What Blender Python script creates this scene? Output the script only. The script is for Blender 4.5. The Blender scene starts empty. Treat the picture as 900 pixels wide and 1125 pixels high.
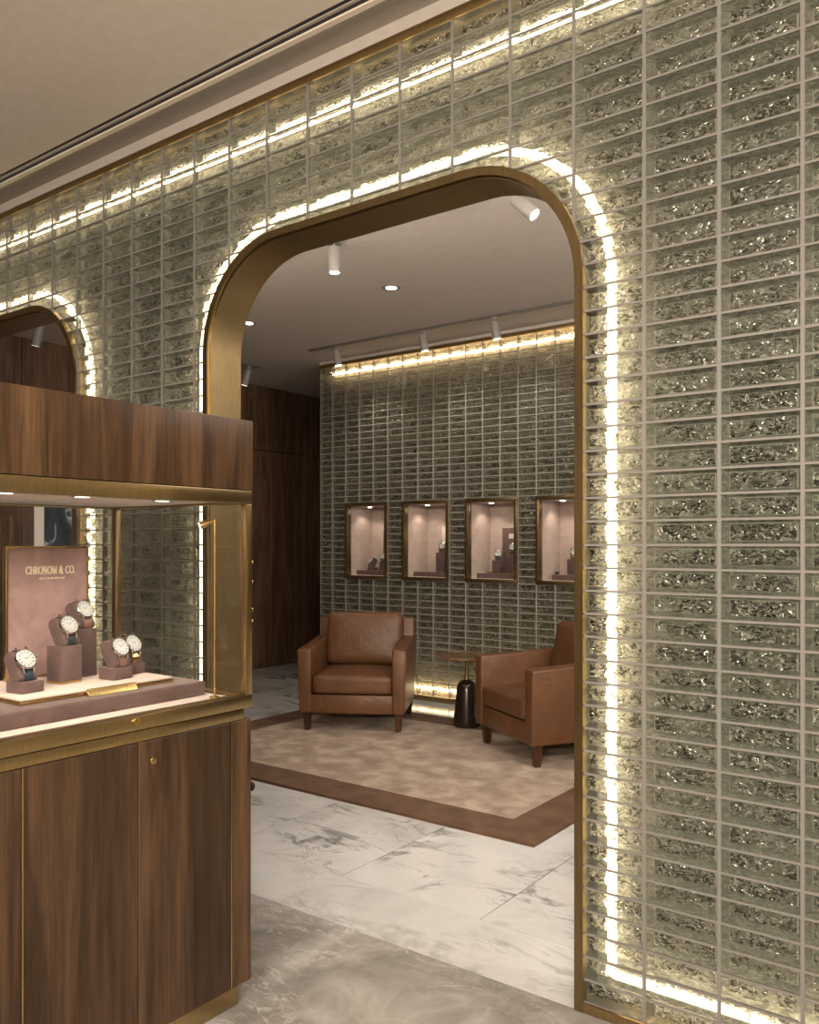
import bpy, bmesh, math, random
from mathutils import Vector, Matrix, Euler
random.seed(7)
S = bpy.context.scene
COL = S.collection
PI = math.pi

# ------------------------------------------------------------------ camera
ANG = math.atan(690 / 929.0)
cam_d = bpy.data.cameras.new('camera')
cam = bpy.data.objects.new('camera', cam_d)
COL.objects.link(cam)
cam.location = (0, 0, 1.4)
cam.rotation_euler = (PI / 2, 0, ANG)
cam_d.sensor_fit = 'HORIZONTAL'
cam_d.sensor_width = 36.0
cam_d.lens = 929.0 / 900.0 * 36.0
cam_d.shift_y = (598 - 562.5) / 900.0
cam_d.clip_start = 0.02
S.camera = cam

# ------------------------------------------------------------------ world, exposure
W = bpy.data.worlds.new('world')
S.world = W
W.use_nodes = True
W.node_tree.nodes['Background'].inputs[0].default_value = (1.0, 0.86, 0.70, 1)
W.node_tree.nodes['Background'].inputs[1].default_value = 0.05
S.view_settings.view_transform = 'Standard'
S.view_settings.look = 'None'
S.view_settings.gamma = 1
S.view_settings.use_curve_mapping = False
S.view_settings.exposure = 0.0
cy = S.cycles
cy.use_denoising = True
cy.caustics_refractive = False
cy.caustics_reflective = False
cy.max_bounces = 10
cy.diffuse_bounces = 4
cy.glossy_bounces = 4
cy.transmission_bounces = 8
cy.transparent_max_bounces = 16
cy.sample_clamp_indirect = 4.0
cy.blur_glossy = 0.3

WARM = (1.0, 0.86, 0.70)
NEUT = (1.0, 0.91, 0.80)

def spot(name, loc, target, watts, deg, color=NEUT, blend=0.6, radius=0.03):
    d = bpy.data.lights.new(name, 'SPOT')
    d.energy = watts
    d.spot_size = math.radians(deg)
    d.spot_blend = blend
    d.color = color
    d.shadow_soft_size = radius
    o = bpy.data.objects.new(name, d)
    COL.objects.link(o)
    o.location = loc
    v = Vector(target) - Vector(loc)
    o.rotation_euler = v.to_track_quat('-Z', 'Y').to_euler()
    return o

def area(name, loc, target, watts, sx, sy, color=NEUT):
    d = bpy.data.lights.new(name, 'AREA')
    d.shape = 'RECTANGLE'
    d.size, d.size_y = sx, sy
    d.energy = watts
    d.color = color
    o = bpy.data.objects.new(name, d)
    COL.objects.link(o)
    o.location = loc
    v = Vector(target) - Vector(loc)
    o.rotation_euler = v.to_track_quat('-Z', 'Y').to_euler()
    return o

# front salon: added fill lights without fixtures, brightening ceiling, floor, cabinet and pier
area('front_fill_area', (0.6, -0.9, 3.19), (0.6, -0.9, 0), 45, 2.6, 1.6)
area('front_ceiling_fill', (0.9, -2.9, 2.5), (-0.8, 0.2, 3.2), 470, 3.0, 0.3, WARM)
spot('front_fill_spot', (-0.6, 1.3, 3.19), (-0.7, 1.4, 0), 60, 95)
spot('front_fill_spot', (-1.0, 0.3, 3.19), (-1.9, 0.9, 0.6), 26, 80)
spot('front_fill_spot', (-3.35, 1.1, 3.19), (-3.3, 2.34, 1.15), 34, 50, NEUT, .9)  # added to lift the dark pier behind the showcase
# rear salon: unseen fill lights added to raise the room and its ceiling
area('rear_fill_area', (-1.2, 4.0, 3.17), (-1.6, 4.1, 0), 60, 1.6, 2.2, (1, .94, .86))
area('rear_ceiling_fill', (-2.2, 2.60, 2.80), (-2.2, 3.6, 3.2), 40, 4.5, 0.10, NEUT)  # added strip hidden behind the arch header, no ledge is built
area('rear_side_fill', (1.2, 3.3, 2.3), (-2.2, 4.2, 3.19), 90, 1.2, 0.4, NEUT)

# ------------------------------------------------------------------ materials
def mat(name):
    m = bpy.data.materials.new(name)
    m.use_nodes = True
    nt = m.node_tree
    nt.nodes.clear()
    out = nt.nodes.new('ShaderNodeOutputMaterial')
    return m, nt, out

def N(nt, t, **kw):
    n = nt.nodes.new('ShaderNode' + t)
    for k, v in kw.items():
        if k.startswith('i_'):
            n.inputs[k[2:].replace('_', ' ')].default_value = v
        else:
            setattr(n, k, v)
    return n

def L(nt, a, b):
    nt.links.new(a, b)

def srgb(r, g, b):
    f = lambda c: ((c / 255 + 0.055) / 1.055) ** 2.4 if c > 10 else c / 255 / 12.92
    return (f(r), f(g), f(b), 1)

def coords(nt, scale=(1, 1, 1), rot=(0, 0, 0), src='Object'):
    tc = N(nt, 'TexCoord')
    mp = N(nt, 'Mapping')
    mp.inputs['Scale'].default_value = scale
    mp.inputs['Rotation'].default_value = rot
    L(nt, tc.outputs[src], mp.inputs['Vector'])
    return mp.outputs['Vector']

def ramp(nt, fac, stops):
    r = N(nt, 'ValToRGB')
    e = r.color_ramp.elements
    while len(e) < len(stops):
        e.new(0.5)
    for el, (p, c) in zip(e, stops):
        el.position = p
        el.color = c
    L(nt, fac, r.inputs['Fac'])
    return r.outputs['Color']

def noise(nt, vec, scale, detail=4, rough=0.55, dist=0.0):
    n = N(nt, 'TexNoise')
    n.inputs['Scale'].default_value = scale
    n.inputs['Detail'].default_value = detail
    n.inputs['Roughness'].default_value = rough
    n.inputs['Distortion'].default_value = dist
    L(nt, vec, n.inputs['Vector'])
    return n.outputs['Fac']

def bump(nt, h, strength, dist):
    b = N(nt, 'Bump')
    b.inputs['Strength'].default_value = strength
    b.inputs['Distance'].default_value = dist
    L(nt, h, b.inputs['Height'])
    return b.outputs['Normal']

def mixc(nt, a, b, fac, mode='MULTIPLY'):
    m = N(nt, 'Mix', data_type='RGBA', blend_type=mode)
    for sock, v in ((m.inputs['Factor'], fac), (m.inputs['A'], a), (m.inputs['B'], b)):
        if hasattr(v, 'links'):
            L(nt, v, sock)
        else:
            sock.default_value = v
    # colour sockets of the Mix node
    for s_, v in ((m.inputs[6], a), (m.inputs[7], b)):
        if hasattr(v, 'links'):
            L(nt, v, s_)
        else:
            s_.default_value = v
    if hasattr(fac, 'links'):
        L(nt, fac, m.inputs[0])
    else:
        m.inputs[0].default_value = fac
    return m.outputs[2]

def principled(nt, out, color, rough=0.5, metal=0.0, normal=None, spec=0.5, **kw):
    p = N(nt, 'BsdfPrincipled')
    if hasattr(color, 'links'):
        L(nt, color, p.inputs['Base Color'])
    else:
        p.inputs['Base Color'].default_value = color
    if hasattr(rough, 'links'):
        L(nt, rough, p.inputs['Roughness'])
    else:
        p.inputs['Roughness'].default_value = rough
    p.inputs['Metallic'].default_value = metal
    p.inputs['Specular IOR Level'].default_value = spec
    if normal is not None:
        L(nt, normal, p.inputs['Normal'])
    for k, v in kw.items():
        p.inputs[k.replace('_', ' ')].default_value = v
    L(nt, p.outputs[0], out.inputs[0])
    return p

def m_plain(name, color, rough=0.5, metal=0.0, bs=None, spec=0.5):
    m, nt, out = mat(name)
    v = coords(nt)
    f = noise(nt, v, 35 if bs is None else bs[0], 3)
    dk = tuple(c * 0.93 for c in color[:3]) + (1,)
    c = ramp(nt, f, [(0.3, dk), (0.7, color)])
    nrm = bump(nt, f, bs[1], bs[2]) if bs else None
    principled(nt, out, c, rough, metal, nrm, spec)
    return m

def m_emit(name, color, strength):
    m, nt, out = mat(name)
    e = N(nt, 'Emission')
    e.inputs[0].default_value = color
    e.inputs[1].default_value = strength
    L(nt, e.outputs[0], out.inputs[0])
    return m

def m_walnut(name, dark, mid, light, rough=0.38, seed=0.0, stretch=1.0):
    m, nt, out = mat(name)
    tc = N(nt, 'TexCoord')
    mp = N(nt, 'Mapping')
    mp.inputs['Location'].default_value = (seed, seed * 1.7, seed * .6)
    mp.inputs['Scale'].default_value = (1, 1, 0.09 * stretch)
    L(nt, tc.outputs['Object'], mp.inputs['Vector'])
    v = mp.outputs['Vector']
    f1 = noise(nt, v, 7.0, 5, 0.6, 1.2)
    w = N(nt, 'Math', operation='MULTIPLY')
    w.inputs[1].default_value = 9.0
    L(nt, f1, w.inputs[0])
    fr = N(nt, 'Math', operation='PINGPONG')
    fr.inputs[1].default_value = 1.0
    L(nt, w.outputs[0], fr.inputs[0])
    base = ramp(nt, f1, [(0.30, dark), (0.5, mid), (0.72, light)])
    rings = ramp(nt, fr.outputs[0], [(0.0, (0.72, 0.70, 0.68, 1)), (0.35, (1, 1, 1, 1)), (1.0, (1.06, 1.05, 1.04, 1))])
    c = mixc(nt, base, rings, 0.8)
    mp2 = N(nt, 'Mapping')
    mp2.inputs['Scale'].default_value = (1, 1, 0.02)
    L(nt, tc.outputs['Object'], mp2.inputs['Vector'])
    f2 = noise(nt, mp2.outputs['Vector'], 160, 3, 0.6)
    fine = ramp(nt, f2, [(0.3, (0.74, 0.72, 0.70, 1)), (0.62, (1.08, 1.08, 1.08, 1))])
    c = mixc(nt, c, fine, 0.75)
    mp3 = N(nt, 'Mapping')
    mp3.inputs['Location'].default_value = (seed * 2.1, seed, 0)
    mp3.inputs['Scale'].default_value = (1, 1, 0.05)
    L(nt, tc.outputs['Object'], mp3.inputs['Vector'])
    f3 = noise(nt, mp3.outputs['Vector'], 55, 5, 0.7, 0.5)
    c = mixc(nt, c, ramp(nt, f3, [(0.34, (0.50, 0.46, 0.43, 1)), (0.5, (0.95, 0.95, 0.95, 1)), (0.66, (1.25, 1.2, 1.15, 1))]), 0.85)
    principled(nt, out, c, rough, 0, bump(nt, f2, 0.08, 0.002), 0.4)
    return m

def m_brass(name, c0, c1, rough=0.28, vert=True):
    m, nt, out = mat(name)
    v = coords(nt, (40, 40, 1.2) if vert else (2, 2, 60))
    f = noise(nt, v, 8, 3, 0.6)
    big = noise(nt, coords(nt), 3.5, 2)
    c = mixc(nt, ramp(nt, f, [(0.3, c0), (0.7, c1)]), ramp(nt, big, [(0.3, (0.85, 0.83, 0.8, 1)), (0.7, (1, 1, 1, 1))]), 0.8)
    r = N(nt, 'MapRange')
    r.inputs['To Min'].default_value = rough - 0.06
    r.inputs['To Max'].default_value = rough + 0.08
    L(nt, f, r.inputs['Value'])
    principled(nt, out, c, r.outputs[0], 1.0, bump(nt, f, 0.05, 0.001))
    return m

def m_velvet(name, c0, c1):
    m, nt, out = mat(name)
    v = coords(nt)
    f = noise(nt, v, 14, 4, 0.6, 0.6)
    g = noise(nt, v, 420, 2)
    c = ramp(nt, f, [(0.3, c0), (0.7, c1)])
    p = principled(nt, out, c, 0.85, 0, bump(nt, g, 0.15, 0.001), 0.2)
    p.inputs['Sheen Weight'].default_value = 0.35
    p.inputs['Sheen Roughness'].default_value = 0.4
    p.inputs['Sheen Tint'].default_value = (1, 0.85, 0.8, 1)
    return m

def m_leather(name, c0, c1):
    m, nt, out = mat(name)
    v = coords(nt)
    f = noise(nt, v, 6, 4, 0.6, 0.4)
    g = noise(nt, v, 160, 3)
    wr = noise(nt, v, 11, 3, 0.5, 1.5)
    hh = N(nt, 'Math', operation='ADD')
    gs = N(nt, 'Math', operation='MULTIPLY')
    gs.inputs[1].default_value = 0.12
    L(nt, g, gs.inputs[0])
    L(nt, gs.outputs[0], hh.inputs[0])
    L(nt, wr, hh.inputs[1])
    principled(nt, out, ramp(nt, f, [(0.3, c0), (0.7, c1)]), 0.42, 0, bump(nt, hh.outputs[0], 0.22, 0.02), 0.45)
    return m

def schlick(nt, f0, normal=None):
    """Fresnel reflectance that is the same from both sides of a thin sheet"""
    lw = N(nt, 'LayerWeight')
    lw.inputs['Blend'].default_value = 0.5
    if normal is not None:
        L(nt, normal, lw.inputs['Normal'])
    p = N(nt, 'Math', operation='POWER')
    p.inputs[1].default_value = 5.0
    L(nt, lw.outputs['Facing'], p.inputs[0])
    k = N(nt, 'MapRange')
    k.inputs['To Min'].default_value = f0
    k.inputs['To Max'].default_value = 0.9
    L(nt, p.outputs[0], k.inputs['Value'])
    return k.outputs[0]

def m_pane(name, scale, strength, see=0.16, t0=(0.19, 0.185, 0.17, 1), t1=(0.95, 0.97, 0.945, 1), ior=1.45, f0=0.09):
    """wavy cast glass face: refracts, lets part of the light straight through, pale lines painted for caustic glints"""
    m, nt, out = mat(name)
    v = coords(nt, scale)
    f = noise(nt, v, 1.0, 1, 0.5, 0.9)
    n2 = bump(nt, f, strength, 0.02)
    lowf = noise(nt, coords(nt, (9, 9, 19)), 1.0, 1, 0.5, 0.3)
    g2 = noise(nt, coords(nt, (scale[0] * 1.25, scale[1] * 1.25, scale[2] * 1.3)), 1.0, 1, 0.5, 1.6)
    sm = N(nt, 'Math', operation='MULTIPLY_ADD')
    sm.inputs[1].default_value = 0.55
    L(nt, lowf, sm.inputs[0]); L(nt, g2, sm.inputs[2])
    tint = ramp(nt, sm.outputs[0], [(0.62, t0), (0.84, t1)])  # dark and light swirls of refraction painted into the tint
    rf = N(nt, 'BsdfRefraction')
    L(nt, tint, rf.inputs['Color'])
    rf.inputs['Roughness'].default_value = 0.20
    rf.inputs['IOR'].default_value = ior
    L(nt, n2, rf.inputs['Normal'])
    tr = N(nt, 'BsdfTransparent')
    L(nt, tint, tr.inputs[0])
    m1 = N(nt, 'MixShader')
    m1.inputs[0].default_value = see
    L(nt, rf.outputs[0], m1.inputs[1])
    L(nt, tr.outputs[0], m1.inputs[2])
    # pale lines along the waves, painted in place of caustic glints
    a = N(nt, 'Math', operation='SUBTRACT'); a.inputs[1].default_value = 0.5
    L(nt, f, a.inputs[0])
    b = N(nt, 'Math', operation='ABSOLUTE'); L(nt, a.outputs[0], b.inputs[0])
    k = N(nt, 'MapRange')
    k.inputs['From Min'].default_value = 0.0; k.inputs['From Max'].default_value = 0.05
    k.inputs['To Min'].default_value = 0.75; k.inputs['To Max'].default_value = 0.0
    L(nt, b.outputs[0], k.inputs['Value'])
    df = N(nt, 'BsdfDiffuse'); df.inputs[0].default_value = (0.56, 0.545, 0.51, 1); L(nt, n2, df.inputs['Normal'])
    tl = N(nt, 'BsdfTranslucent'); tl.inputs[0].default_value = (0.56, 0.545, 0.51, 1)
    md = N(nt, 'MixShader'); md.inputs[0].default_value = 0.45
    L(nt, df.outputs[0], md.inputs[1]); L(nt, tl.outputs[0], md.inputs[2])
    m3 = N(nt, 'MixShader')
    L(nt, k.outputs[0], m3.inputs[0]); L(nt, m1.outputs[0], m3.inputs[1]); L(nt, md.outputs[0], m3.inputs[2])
    gl = N(nt, 'BsdfGlossy')
    gl.inputs['Roughness'].default_value = 0.07
    L(nt, n2, gl.inputs['Normal'])
    m2 = N(nt, 'MixShader')
    L(nt, schlick(nt, f0, n2), m2.inputs[0])
    L(nt, m3.outputs[0], m2.inputs[1])
    L(nt, gl.outputs[0], m2.inputs[2])
    L(nt, m2.outputs[0], out.inputs[0])
    return m

def m_clear(name, tint=(0.97, 0.98, 0.97, 1), f0=0.04, rough=0.0, wav=None):
    """thin clear glass sheet"""
    m, nt, out = mat(name)
    tr = N(nt, 'BsdfTransparent')
    tr.inputs[0].default_value = tint
    gl = N(nt, 'BsdfGlossy')
    gl.inputs['Roughness'].default_value = rough
    nrm = None
    if wav:
        nrm = bump(nt, noise(nt, coords(nt, wav), 1.0, 1, 0.5, 0.5), 0.25, 0.01)
        L(nt, nrm, gl.inputs['Normal'])
    mx = N(nt, 'MixShader')
    L(nt, schlick(nt, f0, nrm), mx.inputs[0])
    L(nt, tr.outputs[0], mx.inputs[1])
    L(nt, gl.outputs[0], mx.inputs[2])
    L(nt, mx.outputs[0], out.inputs[0])
    return m

def m_backing(name, c0, c1, metal=0.35, sc=(16, 16, 40)):
    m, nt, out = mat(name)
    v = coords(nt, sc)
    f = noise(nt, v, 1.0, 3, 0.6, 1.6)
    principled(nt, out, ramp(nt, f, [(0.35, c0), (0.62, c1)]), 0.22, metal, bump(nt, f, 0.9, 0.02), 0.6)  # swirl colours stand in for dark reflections seen in the blocks
    return m

def m_stone(name, stops, vein, scale, rough, tile=None, vdir=0.0, vscale=1.3, vw=0.03):
    m, nt, out = mat(name)
    tc = N(nt, 'TexCoord')
    v = tc.outputs['Object']
    n1 = noise(nt, v, scale, 8, 0.62, 0.8)
    c = ramp(nt, n1, stops)
    mp = N(nt, 'Mapping')
    mp.inputs['Rotation'].default_value = (0, 0, vdir)
    mp.inputs['Scale'].default_value = (1, 2.6, 1)
    L(nt, v, mp.inputs['Vector'])
    for sc_, wdt, stg in ((vscale, vw, 1.0), (vscale * 2.7, vw * 0.8, 0.6)):
        nv = noise(nt, mp.outputs['Vector'], sc_, 7, 0.6, 0.9)
        a = N(nt, 'Math', operation='SUBTRACT')
        a.inputs[1].default_value = 0.5
        L(nt, nv, a.inputs[0])
        b = N(nt, 'Math', operation='ABSOLUTE')
        L(nt, a.outputs[0], b.inputs[0])
        k = N(nt, 'MapRange')
        k.inputs['From Min'].default_value = 0.0
        k.inputs['From Max'].default_value = wdt
        k.inputs['To Min'].default_value = stg
        k.inputs['To Max'].default_value = 0.0
        L(nt, b.outputs[0], k.inputs['Value'])
        msk = noise(nt, v, 2.1, 3)
        mm = N(nt, 'MapRange')
        mm.inputs['From Min'].default_value = 0.42
        mm.inputs['From Max'].default_value = 0.62
        L(nt, msk, mm.inputs['Value'])
        q = N(nt, 'Math', operation='MULTIPLY')
        L(nt, k.outputs[0], q.inputs[0])
        L(nt, mm.outputs[0], q.inputs[1])
        c = mixc(nt, c, vein, q.outputs[0], 'MIX')
    principled(nt, out, c, rough, 0, None, 0.5)
    return m

def m_rug(name, c0, c1, c2):
    m, nt, out = mat(name)
    v = coords(nt)
    f = noise(nt, v, 7, 3, 0.5, 0.3)
    g = noise(nt, v, 260, 2)
    c = ramp(nt, f, [(0.34, c0), (0.5, c1), (0.66, c2)])
    p = principled(nt, out, c, 0.95, 0, bump(nt, g, 0.5, 0.004), 0.1)
    p.inputs['Sheen Weight'].default_value = 0.06
    return m

M = {}
M['plaster_beige'] = m_plain('plaster_beige', (0.88, 0.80, 0.72, 1), 0.9, 0, (18, 0.05, 0.01), 0.2)
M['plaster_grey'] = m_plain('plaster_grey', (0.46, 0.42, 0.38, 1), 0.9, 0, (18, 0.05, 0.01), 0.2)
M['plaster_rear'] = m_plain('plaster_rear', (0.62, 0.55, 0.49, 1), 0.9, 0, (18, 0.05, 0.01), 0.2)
M['walnut'] = m_walnut('walnut', (0.034, 0.018, 0.009, 1), (0.078, 0.043, 0.021, 1), (0.130, 0.076, 0.039, 1))
M['walnut_door'] = m_walnut('walnut_door', (0.026, 0.0145, 0.007, 1), (0.057, 0.032, 0.017, 1), (0.098, 0.058, 0.031, 1), 0.38, 3.7)
M['walnut_dark'] = m_walnut('walnut_dark', (0.075, 0.040, 0.024, 1), (0.14, 0.078, 0.047, 1), (0.20, 0.115, 0.07, 1), 0.45, 9.1)
M['dark_gap'] = m_plain('dark_gap', (0.012, 0.008, 0.005, 1), 0.8)
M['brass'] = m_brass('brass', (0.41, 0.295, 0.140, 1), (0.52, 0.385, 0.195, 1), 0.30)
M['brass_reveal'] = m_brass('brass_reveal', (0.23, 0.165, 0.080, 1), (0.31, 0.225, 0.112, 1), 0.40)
M['letter'] = m_plain('letter', (0.88, 0.77, 0.55, 1), 0.4, 0.0)
M['gold'] = m_brass('gold', (0.60, 0.42, 0.16, 1), (0.72, 0.52, 0.24, 1), 0.22)
M['mortar'] = m_plain('mortar', (0.20, 0.192, 0.18, 1), 0.75)
def m_fin(name='fin', col=(0.198, 0.207, 0.188, 1), tfac=0.45):
    """side wall of a glass block: pale greenish glass that passes part of the light"""
    m, nt, out = mat(name)
    p = N(nt, 'BsdfPrincipled')
    p.inputs['Base Color'].default_value = col
    p.inputs['Roughness'].default_value = 0.2
    tr = N(nt, 'BsdfTransparent')
    tr.inputs[0].default_value = (0.86, 0.87, 0.835, 1)
    mx = N(nt, 'MixShader')
    mx.inputs[0].default_value = tfac
    L(nt, p.outputs[0], mx.inputs[1]); L(nt, tr.outputs[0], mx.inputs[2])
    L(nt, mx.outputs[0], out.inputs[0])
    return m
M['mortar_far'] = m_plain('mortar_far', (0.27, 0.25, 0.215, 1), 0.75)
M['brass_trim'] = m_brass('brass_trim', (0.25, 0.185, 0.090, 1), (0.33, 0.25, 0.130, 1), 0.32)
M['fin'] = m_fin()
M['fin_far'] = m_fin('fin_far', (0.22, 0.19, 0.145, 1), 0.45)
M['front_sheet'] = m_clear('front_sheet', (0.95, 0.97, 0.93, 1), 0.05, 0.05, (30, 30, 40))
M['lip'] = m_fin('lip', (0.58, 0.57, 0.52, 1), 0.25)
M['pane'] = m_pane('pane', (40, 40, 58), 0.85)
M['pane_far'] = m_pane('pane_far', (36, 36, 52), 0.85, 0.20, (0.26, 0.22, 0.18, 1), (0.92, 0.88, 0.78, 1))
M['backing'] = m_backing('backing', (0.15, 0.155, 0.145, 1), (0.54, 0.55, 0.51, 1), 0.1, (22, 22, 40))
M['backing_far'] = m_backing('backing_far', (0.14, 0.12, 0.09, 1), (0.50, 0.44, 0.34, 1), 0.15, (22, 22, 40))
M['led'] = m_emit('led', (1.0, 0.77, 0.49, 1), 13)
M['led_far'] = m_emit('led_far', (1.0, 0.77, 0.48, 1), 26.0)
M['lens'] = m_emit('lens', (1.0, 0.93, 0.84, 1), 14.0)
M['lens_dim'] = m_emit('lens_dim', (1.0, 0.92, 0.80, 1), 3.0)
M['white_paint'] = m_plain('white_paint', (0.30, 0.28, 0.26, 1), 0.45)
M['track_grey'] = m_plain('track_grey', (0.15, 0.138, 0.125, 1), 0.5)
M['black'] = m_plain('black', (0.015, 0.013, 0.012, 1), 0.5)
M['mauve'] = m_velvet('mauve', (0.095, 0.058, 0.053, 1), (0.145, 0.092, 0.084, 1))
M['mauve_light'] = m_velvet('mauve_light', (0.25, 0.155, 0.142, 1), (0.36, 0.235, 0.215, 1))
M['cream_suede'] = m_velvet('cream_suede', (0.58, 0.46, 0.39, 1), (0.68, 0.55, 0.48, 1))
M['showcase_top'] = m_plain('showcase_top', (0.92, 0.82, 0.77, 1), 0.8)
M['white_lacquer'] = m_plain('white_lacquer', (0.75, 0.71, 0.68, 1), 0.5)
M['niche_suede'] = m_velvet('niche_suede', (0.42, 0.33, 0.29, 1), (0.52, 0.41, 0.36, 1))
M['leather'] = m_leather('leather', (0.092, 0.039, 0.016, 1), (0.138, 0.060, 0.025, 1))
M['leg_wood'] = m_walnut('leg_wood', (0.03, 0.012, 0.006, 1), (0.06, 0.026, 0.013, 1), (0.09, 0.04, 0.02, 1), 0.35, 5.0)
M['table_base'] = m_plain('table_base', (0.018, 0.010, 0.007, 1), 0.22)
M['table_top'] = m_walnut('table_top', (0.10, 0.055, 0.028, 1), (0.18, 0.105, 0.055, 1), (0.26, 0.16, 0.09, 1), 0.25, 2.0, 8)
M['rug'] = m_rug('rug', (0.28, 0.21, 0.16, 1), (0.37, 0.287, 0.222, 1), (0.48, 0.38, 0.30, 1))
M['rug_border'] = m_rug('rug_border', (0.098, 0.052, 0.030, 1), (0.122, 0.067, 0.039, 1), (0.15, 0.084, 0.050, 1))
M['stone_front'] = m_stone('stone_front', [(0.30, (0.185, 0.172, 0.155, 1)), (0.5, (0.31, 0.293, 0.272, 1)), (0.68, (0.46, 0.443, 0.425, 1))],
                           (0.62, 0.60, 0.57, 1), 3.2, 0.14, None, 0.5, 2.2, 0.014)
M['marble'] = m_stone('marble', [(0.30, (0.48, 0.48, 0.475, 1)), (0.5, (0.60, 0.60, 0.595, 1)), (0.7, (0.69, 0.69, 0.685, 1))],
                      (0.17, 0.165, 0.16, 1), 1.6, 0.10, None, 0.9, 0.75, 0.024)
M['marble_band'] = m_stone('marble_band', [(0.30, (0.46, 0.46, 0.455, 1)), (0.5, (0.58, 0.58, 0.575, 1)), (0.7, (0.67, 0.67, 0.665, 1))],
                           (0.36, 0.35, 0.33, 1), 1.4, 0.10, None, 0.12, 0.9, 0.03)
M['steel'] = m_plain('steel', (0.62, 0.60, 0.57, 1), 0.18, 1.0)
M['dial_white'] = m_plain('dial_white', (0.46, 0.455, 0.43, 1), 0.25)
M['strap_navy'] = m_leather('strap_navy', (0.010, 0.022, 0.034, 1), (0.016, 0.034, 0.05, 1))
M['strap_black'] = m_leather('strap_black', (0.015, 0.018, 0.018, 1), (0.022, 0.028, 0.027, 1))
M['strap_tan'] = m_leather('strap_tan', (0.15, 0.075, 0.045, 1), (0.20, 0.105, 0.065, 1))
M['strap_green'] = m_leather('strap_green', (0.05, 0.075, 0.062, 1), (0.075, 0.105, 0.09, 1))
M['glass_sheet'] = m_clear('glass_sheet', (0.985, 0.99, 0.985, 1), 0.022)

# ------------------------------------------------------------------ mesh helpers
class MB:
    def __init__(self):
        self.v, self.f, self.smooth = [], [], False

    def add(self, vs, fs):
        o = len(self.v)
        self.v += [tuple(p) for p in vs]
        self.f += [tuple(i + o for i in f) for f in fs]

    def box(self, x0, x1, y0, y1, z0, z1):
        x0, x1 = min(x0, x1), max(x0, x1)
        y0, y1 = min(y0, y1), max(y0, y1)
        z0, z1 = min(z0, z1), max(z0, z1)
        self.add([(x0, y0, z0), (x1, y0, z0), (x1, y1, z0), (x0, y1, z0), (x0, y0, z1), (x1, y0, z1), (x1, y1, z1), (x0, y1, z1)],
                 [(3, 2, 1, 0), (4, 5, 6, 7), (0, 1, 5, 4), (1, 2, 6, 5), (2, 3, 7, 6), (3, 0, 4, 7)])

    def lathe(self, prof, n=24, mtx=None, cap=True):
        """prof: (r, z) from bottom to top about the local z axis"""
        vs, fs = [], []
        for r, z in prof:
            for k in range(n):
                a = 2 * PI * k / n
                vs.append(Vector((r * math.cos(a), r * math.sin(a), z)))
        for i in range(len(prof) - 1):
            for k in range(n):
                k2 = (k + 1) % n
                fs.append((i * n + k, i * n + k2, (i + 1) * n + k2, (i + 1) * n + k))
        if cap:
            fs.append(tuple(reversed(range(n))))
            fs.append(tuple((len(prof) - 1) * n + k for k in range(n)))
        if mtx is not None:
            vs = [mtx @ p for p in vs]
        self.add(vs, fs)

    def tube(self, pts, r, n=8):
        pts = [Vector(p) for p in pts]
        rings = []
        for i, p in enumerate(pts):
            d = (pts[min(i + 1, len(pts) - 1)] - pts[max(i - 1, 0)]).normalized()
            up = Vector((0, 0, 1)) if abs(d.z) < 0.95 else Vector((1, 0, 0))
            a = d.cross(up).normalized()
            b = a.cross(d).normalized()
            rings.append([p + a * r * math.cos(2 * PI * k / n) + b * r * math.sin(2 * PI * k / n) for k in range(n)])
        vs = [q for rg in rings for q in rg]
        fs = []
        for i in range(len(rings) - 1):
            for k in range(n):
                k2 = (k + 1) % n
                fs.append((i * n + k, i * n + k2, (i + 1) * n + k2, (i + 1) * n + k))
        fs.append(tuple(reversed(range(n))))
        fs.append(tuple((len(rings) - 1) * n + k for k in range(n)))
        self.add(vs, fs)

    def prism(self, poly, axis, a, b):
        """extrude a 2D polygon along an axis ('x': poly is (y,z); 'y': (x,z); 'z': (x,y))"""
        def P(p, t):
            return {'x': (t, p[0], p[1]), 'y': (p[0], t, p[1]), 'z': (p[0], p[1], t)}[axis]
        n = len(poly)
        self.add([P(p, a) for p in poly] + [P(p, b) for p in poly],
                 [tuple(reversed(range(n))), tuple(range(n, 2 * n))] + [(i, (i + 1) % n, n + (i + 1) % n, n + i) for i in range(n)])

    def build(self, name, m, parent=None, bevel=0.0, seg=2, smooth=True, fixn=True, sharp=32):
        me = bpy.data.meshes.new(name)
        me.from_pydata(self.v, [], self.f)
        if bevel or fixn:
            bm = bmesh.new()
            bm.from_mesh(me)
            if fixn:
                bmesh.ops.recalc_face_normals(bm, faces=bm.faces)
            if bevel:
                ed = [e for e in bm.edges if len(e.link_faces) == 2 and e.calc_face_angle(0) > 0.5]
                bmesh.ops.bevel(bm, geom=ed, offset=bevel, segments=seg, profile=0.5, affect='EDGES', clamp_overlap=True)
            bm.to_mesh(me)
            bm.free()
        me.materials.append(m)
        if smooth:
            me.shade_smooth()
            me.set_sharp_from_angle(angle=math.radians(sharp))
        o = bpy.data.objects.new(name, me)
        COL.objects.link(o)
        if parent is not None:
            o.parent = parent
        return o

def tag(o, label=None, cat=None, group=None, kind=None):
    if label: o['label'] = label
    if cat: o['category'] = cat
    if group: o['group'] = group
    if kind: o['kind'] = kind
    return o

def thing(name, label, cat, loc=(0, 0, 0), rz=0.0, group=None):
    o = bpy.data.objects.new(name, None)
    o.empty_display_size = 0.1
    COL.objects.link(o)
    o.location = loc
    o.rotation_euler = (0, 0, rz)
    return tag(o, label, cat, group)

def struct(name, mb, m, **kw):
    o = mb.build(name, m, **kw)
    o['kind'] = 'structure'
    return o

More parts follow.
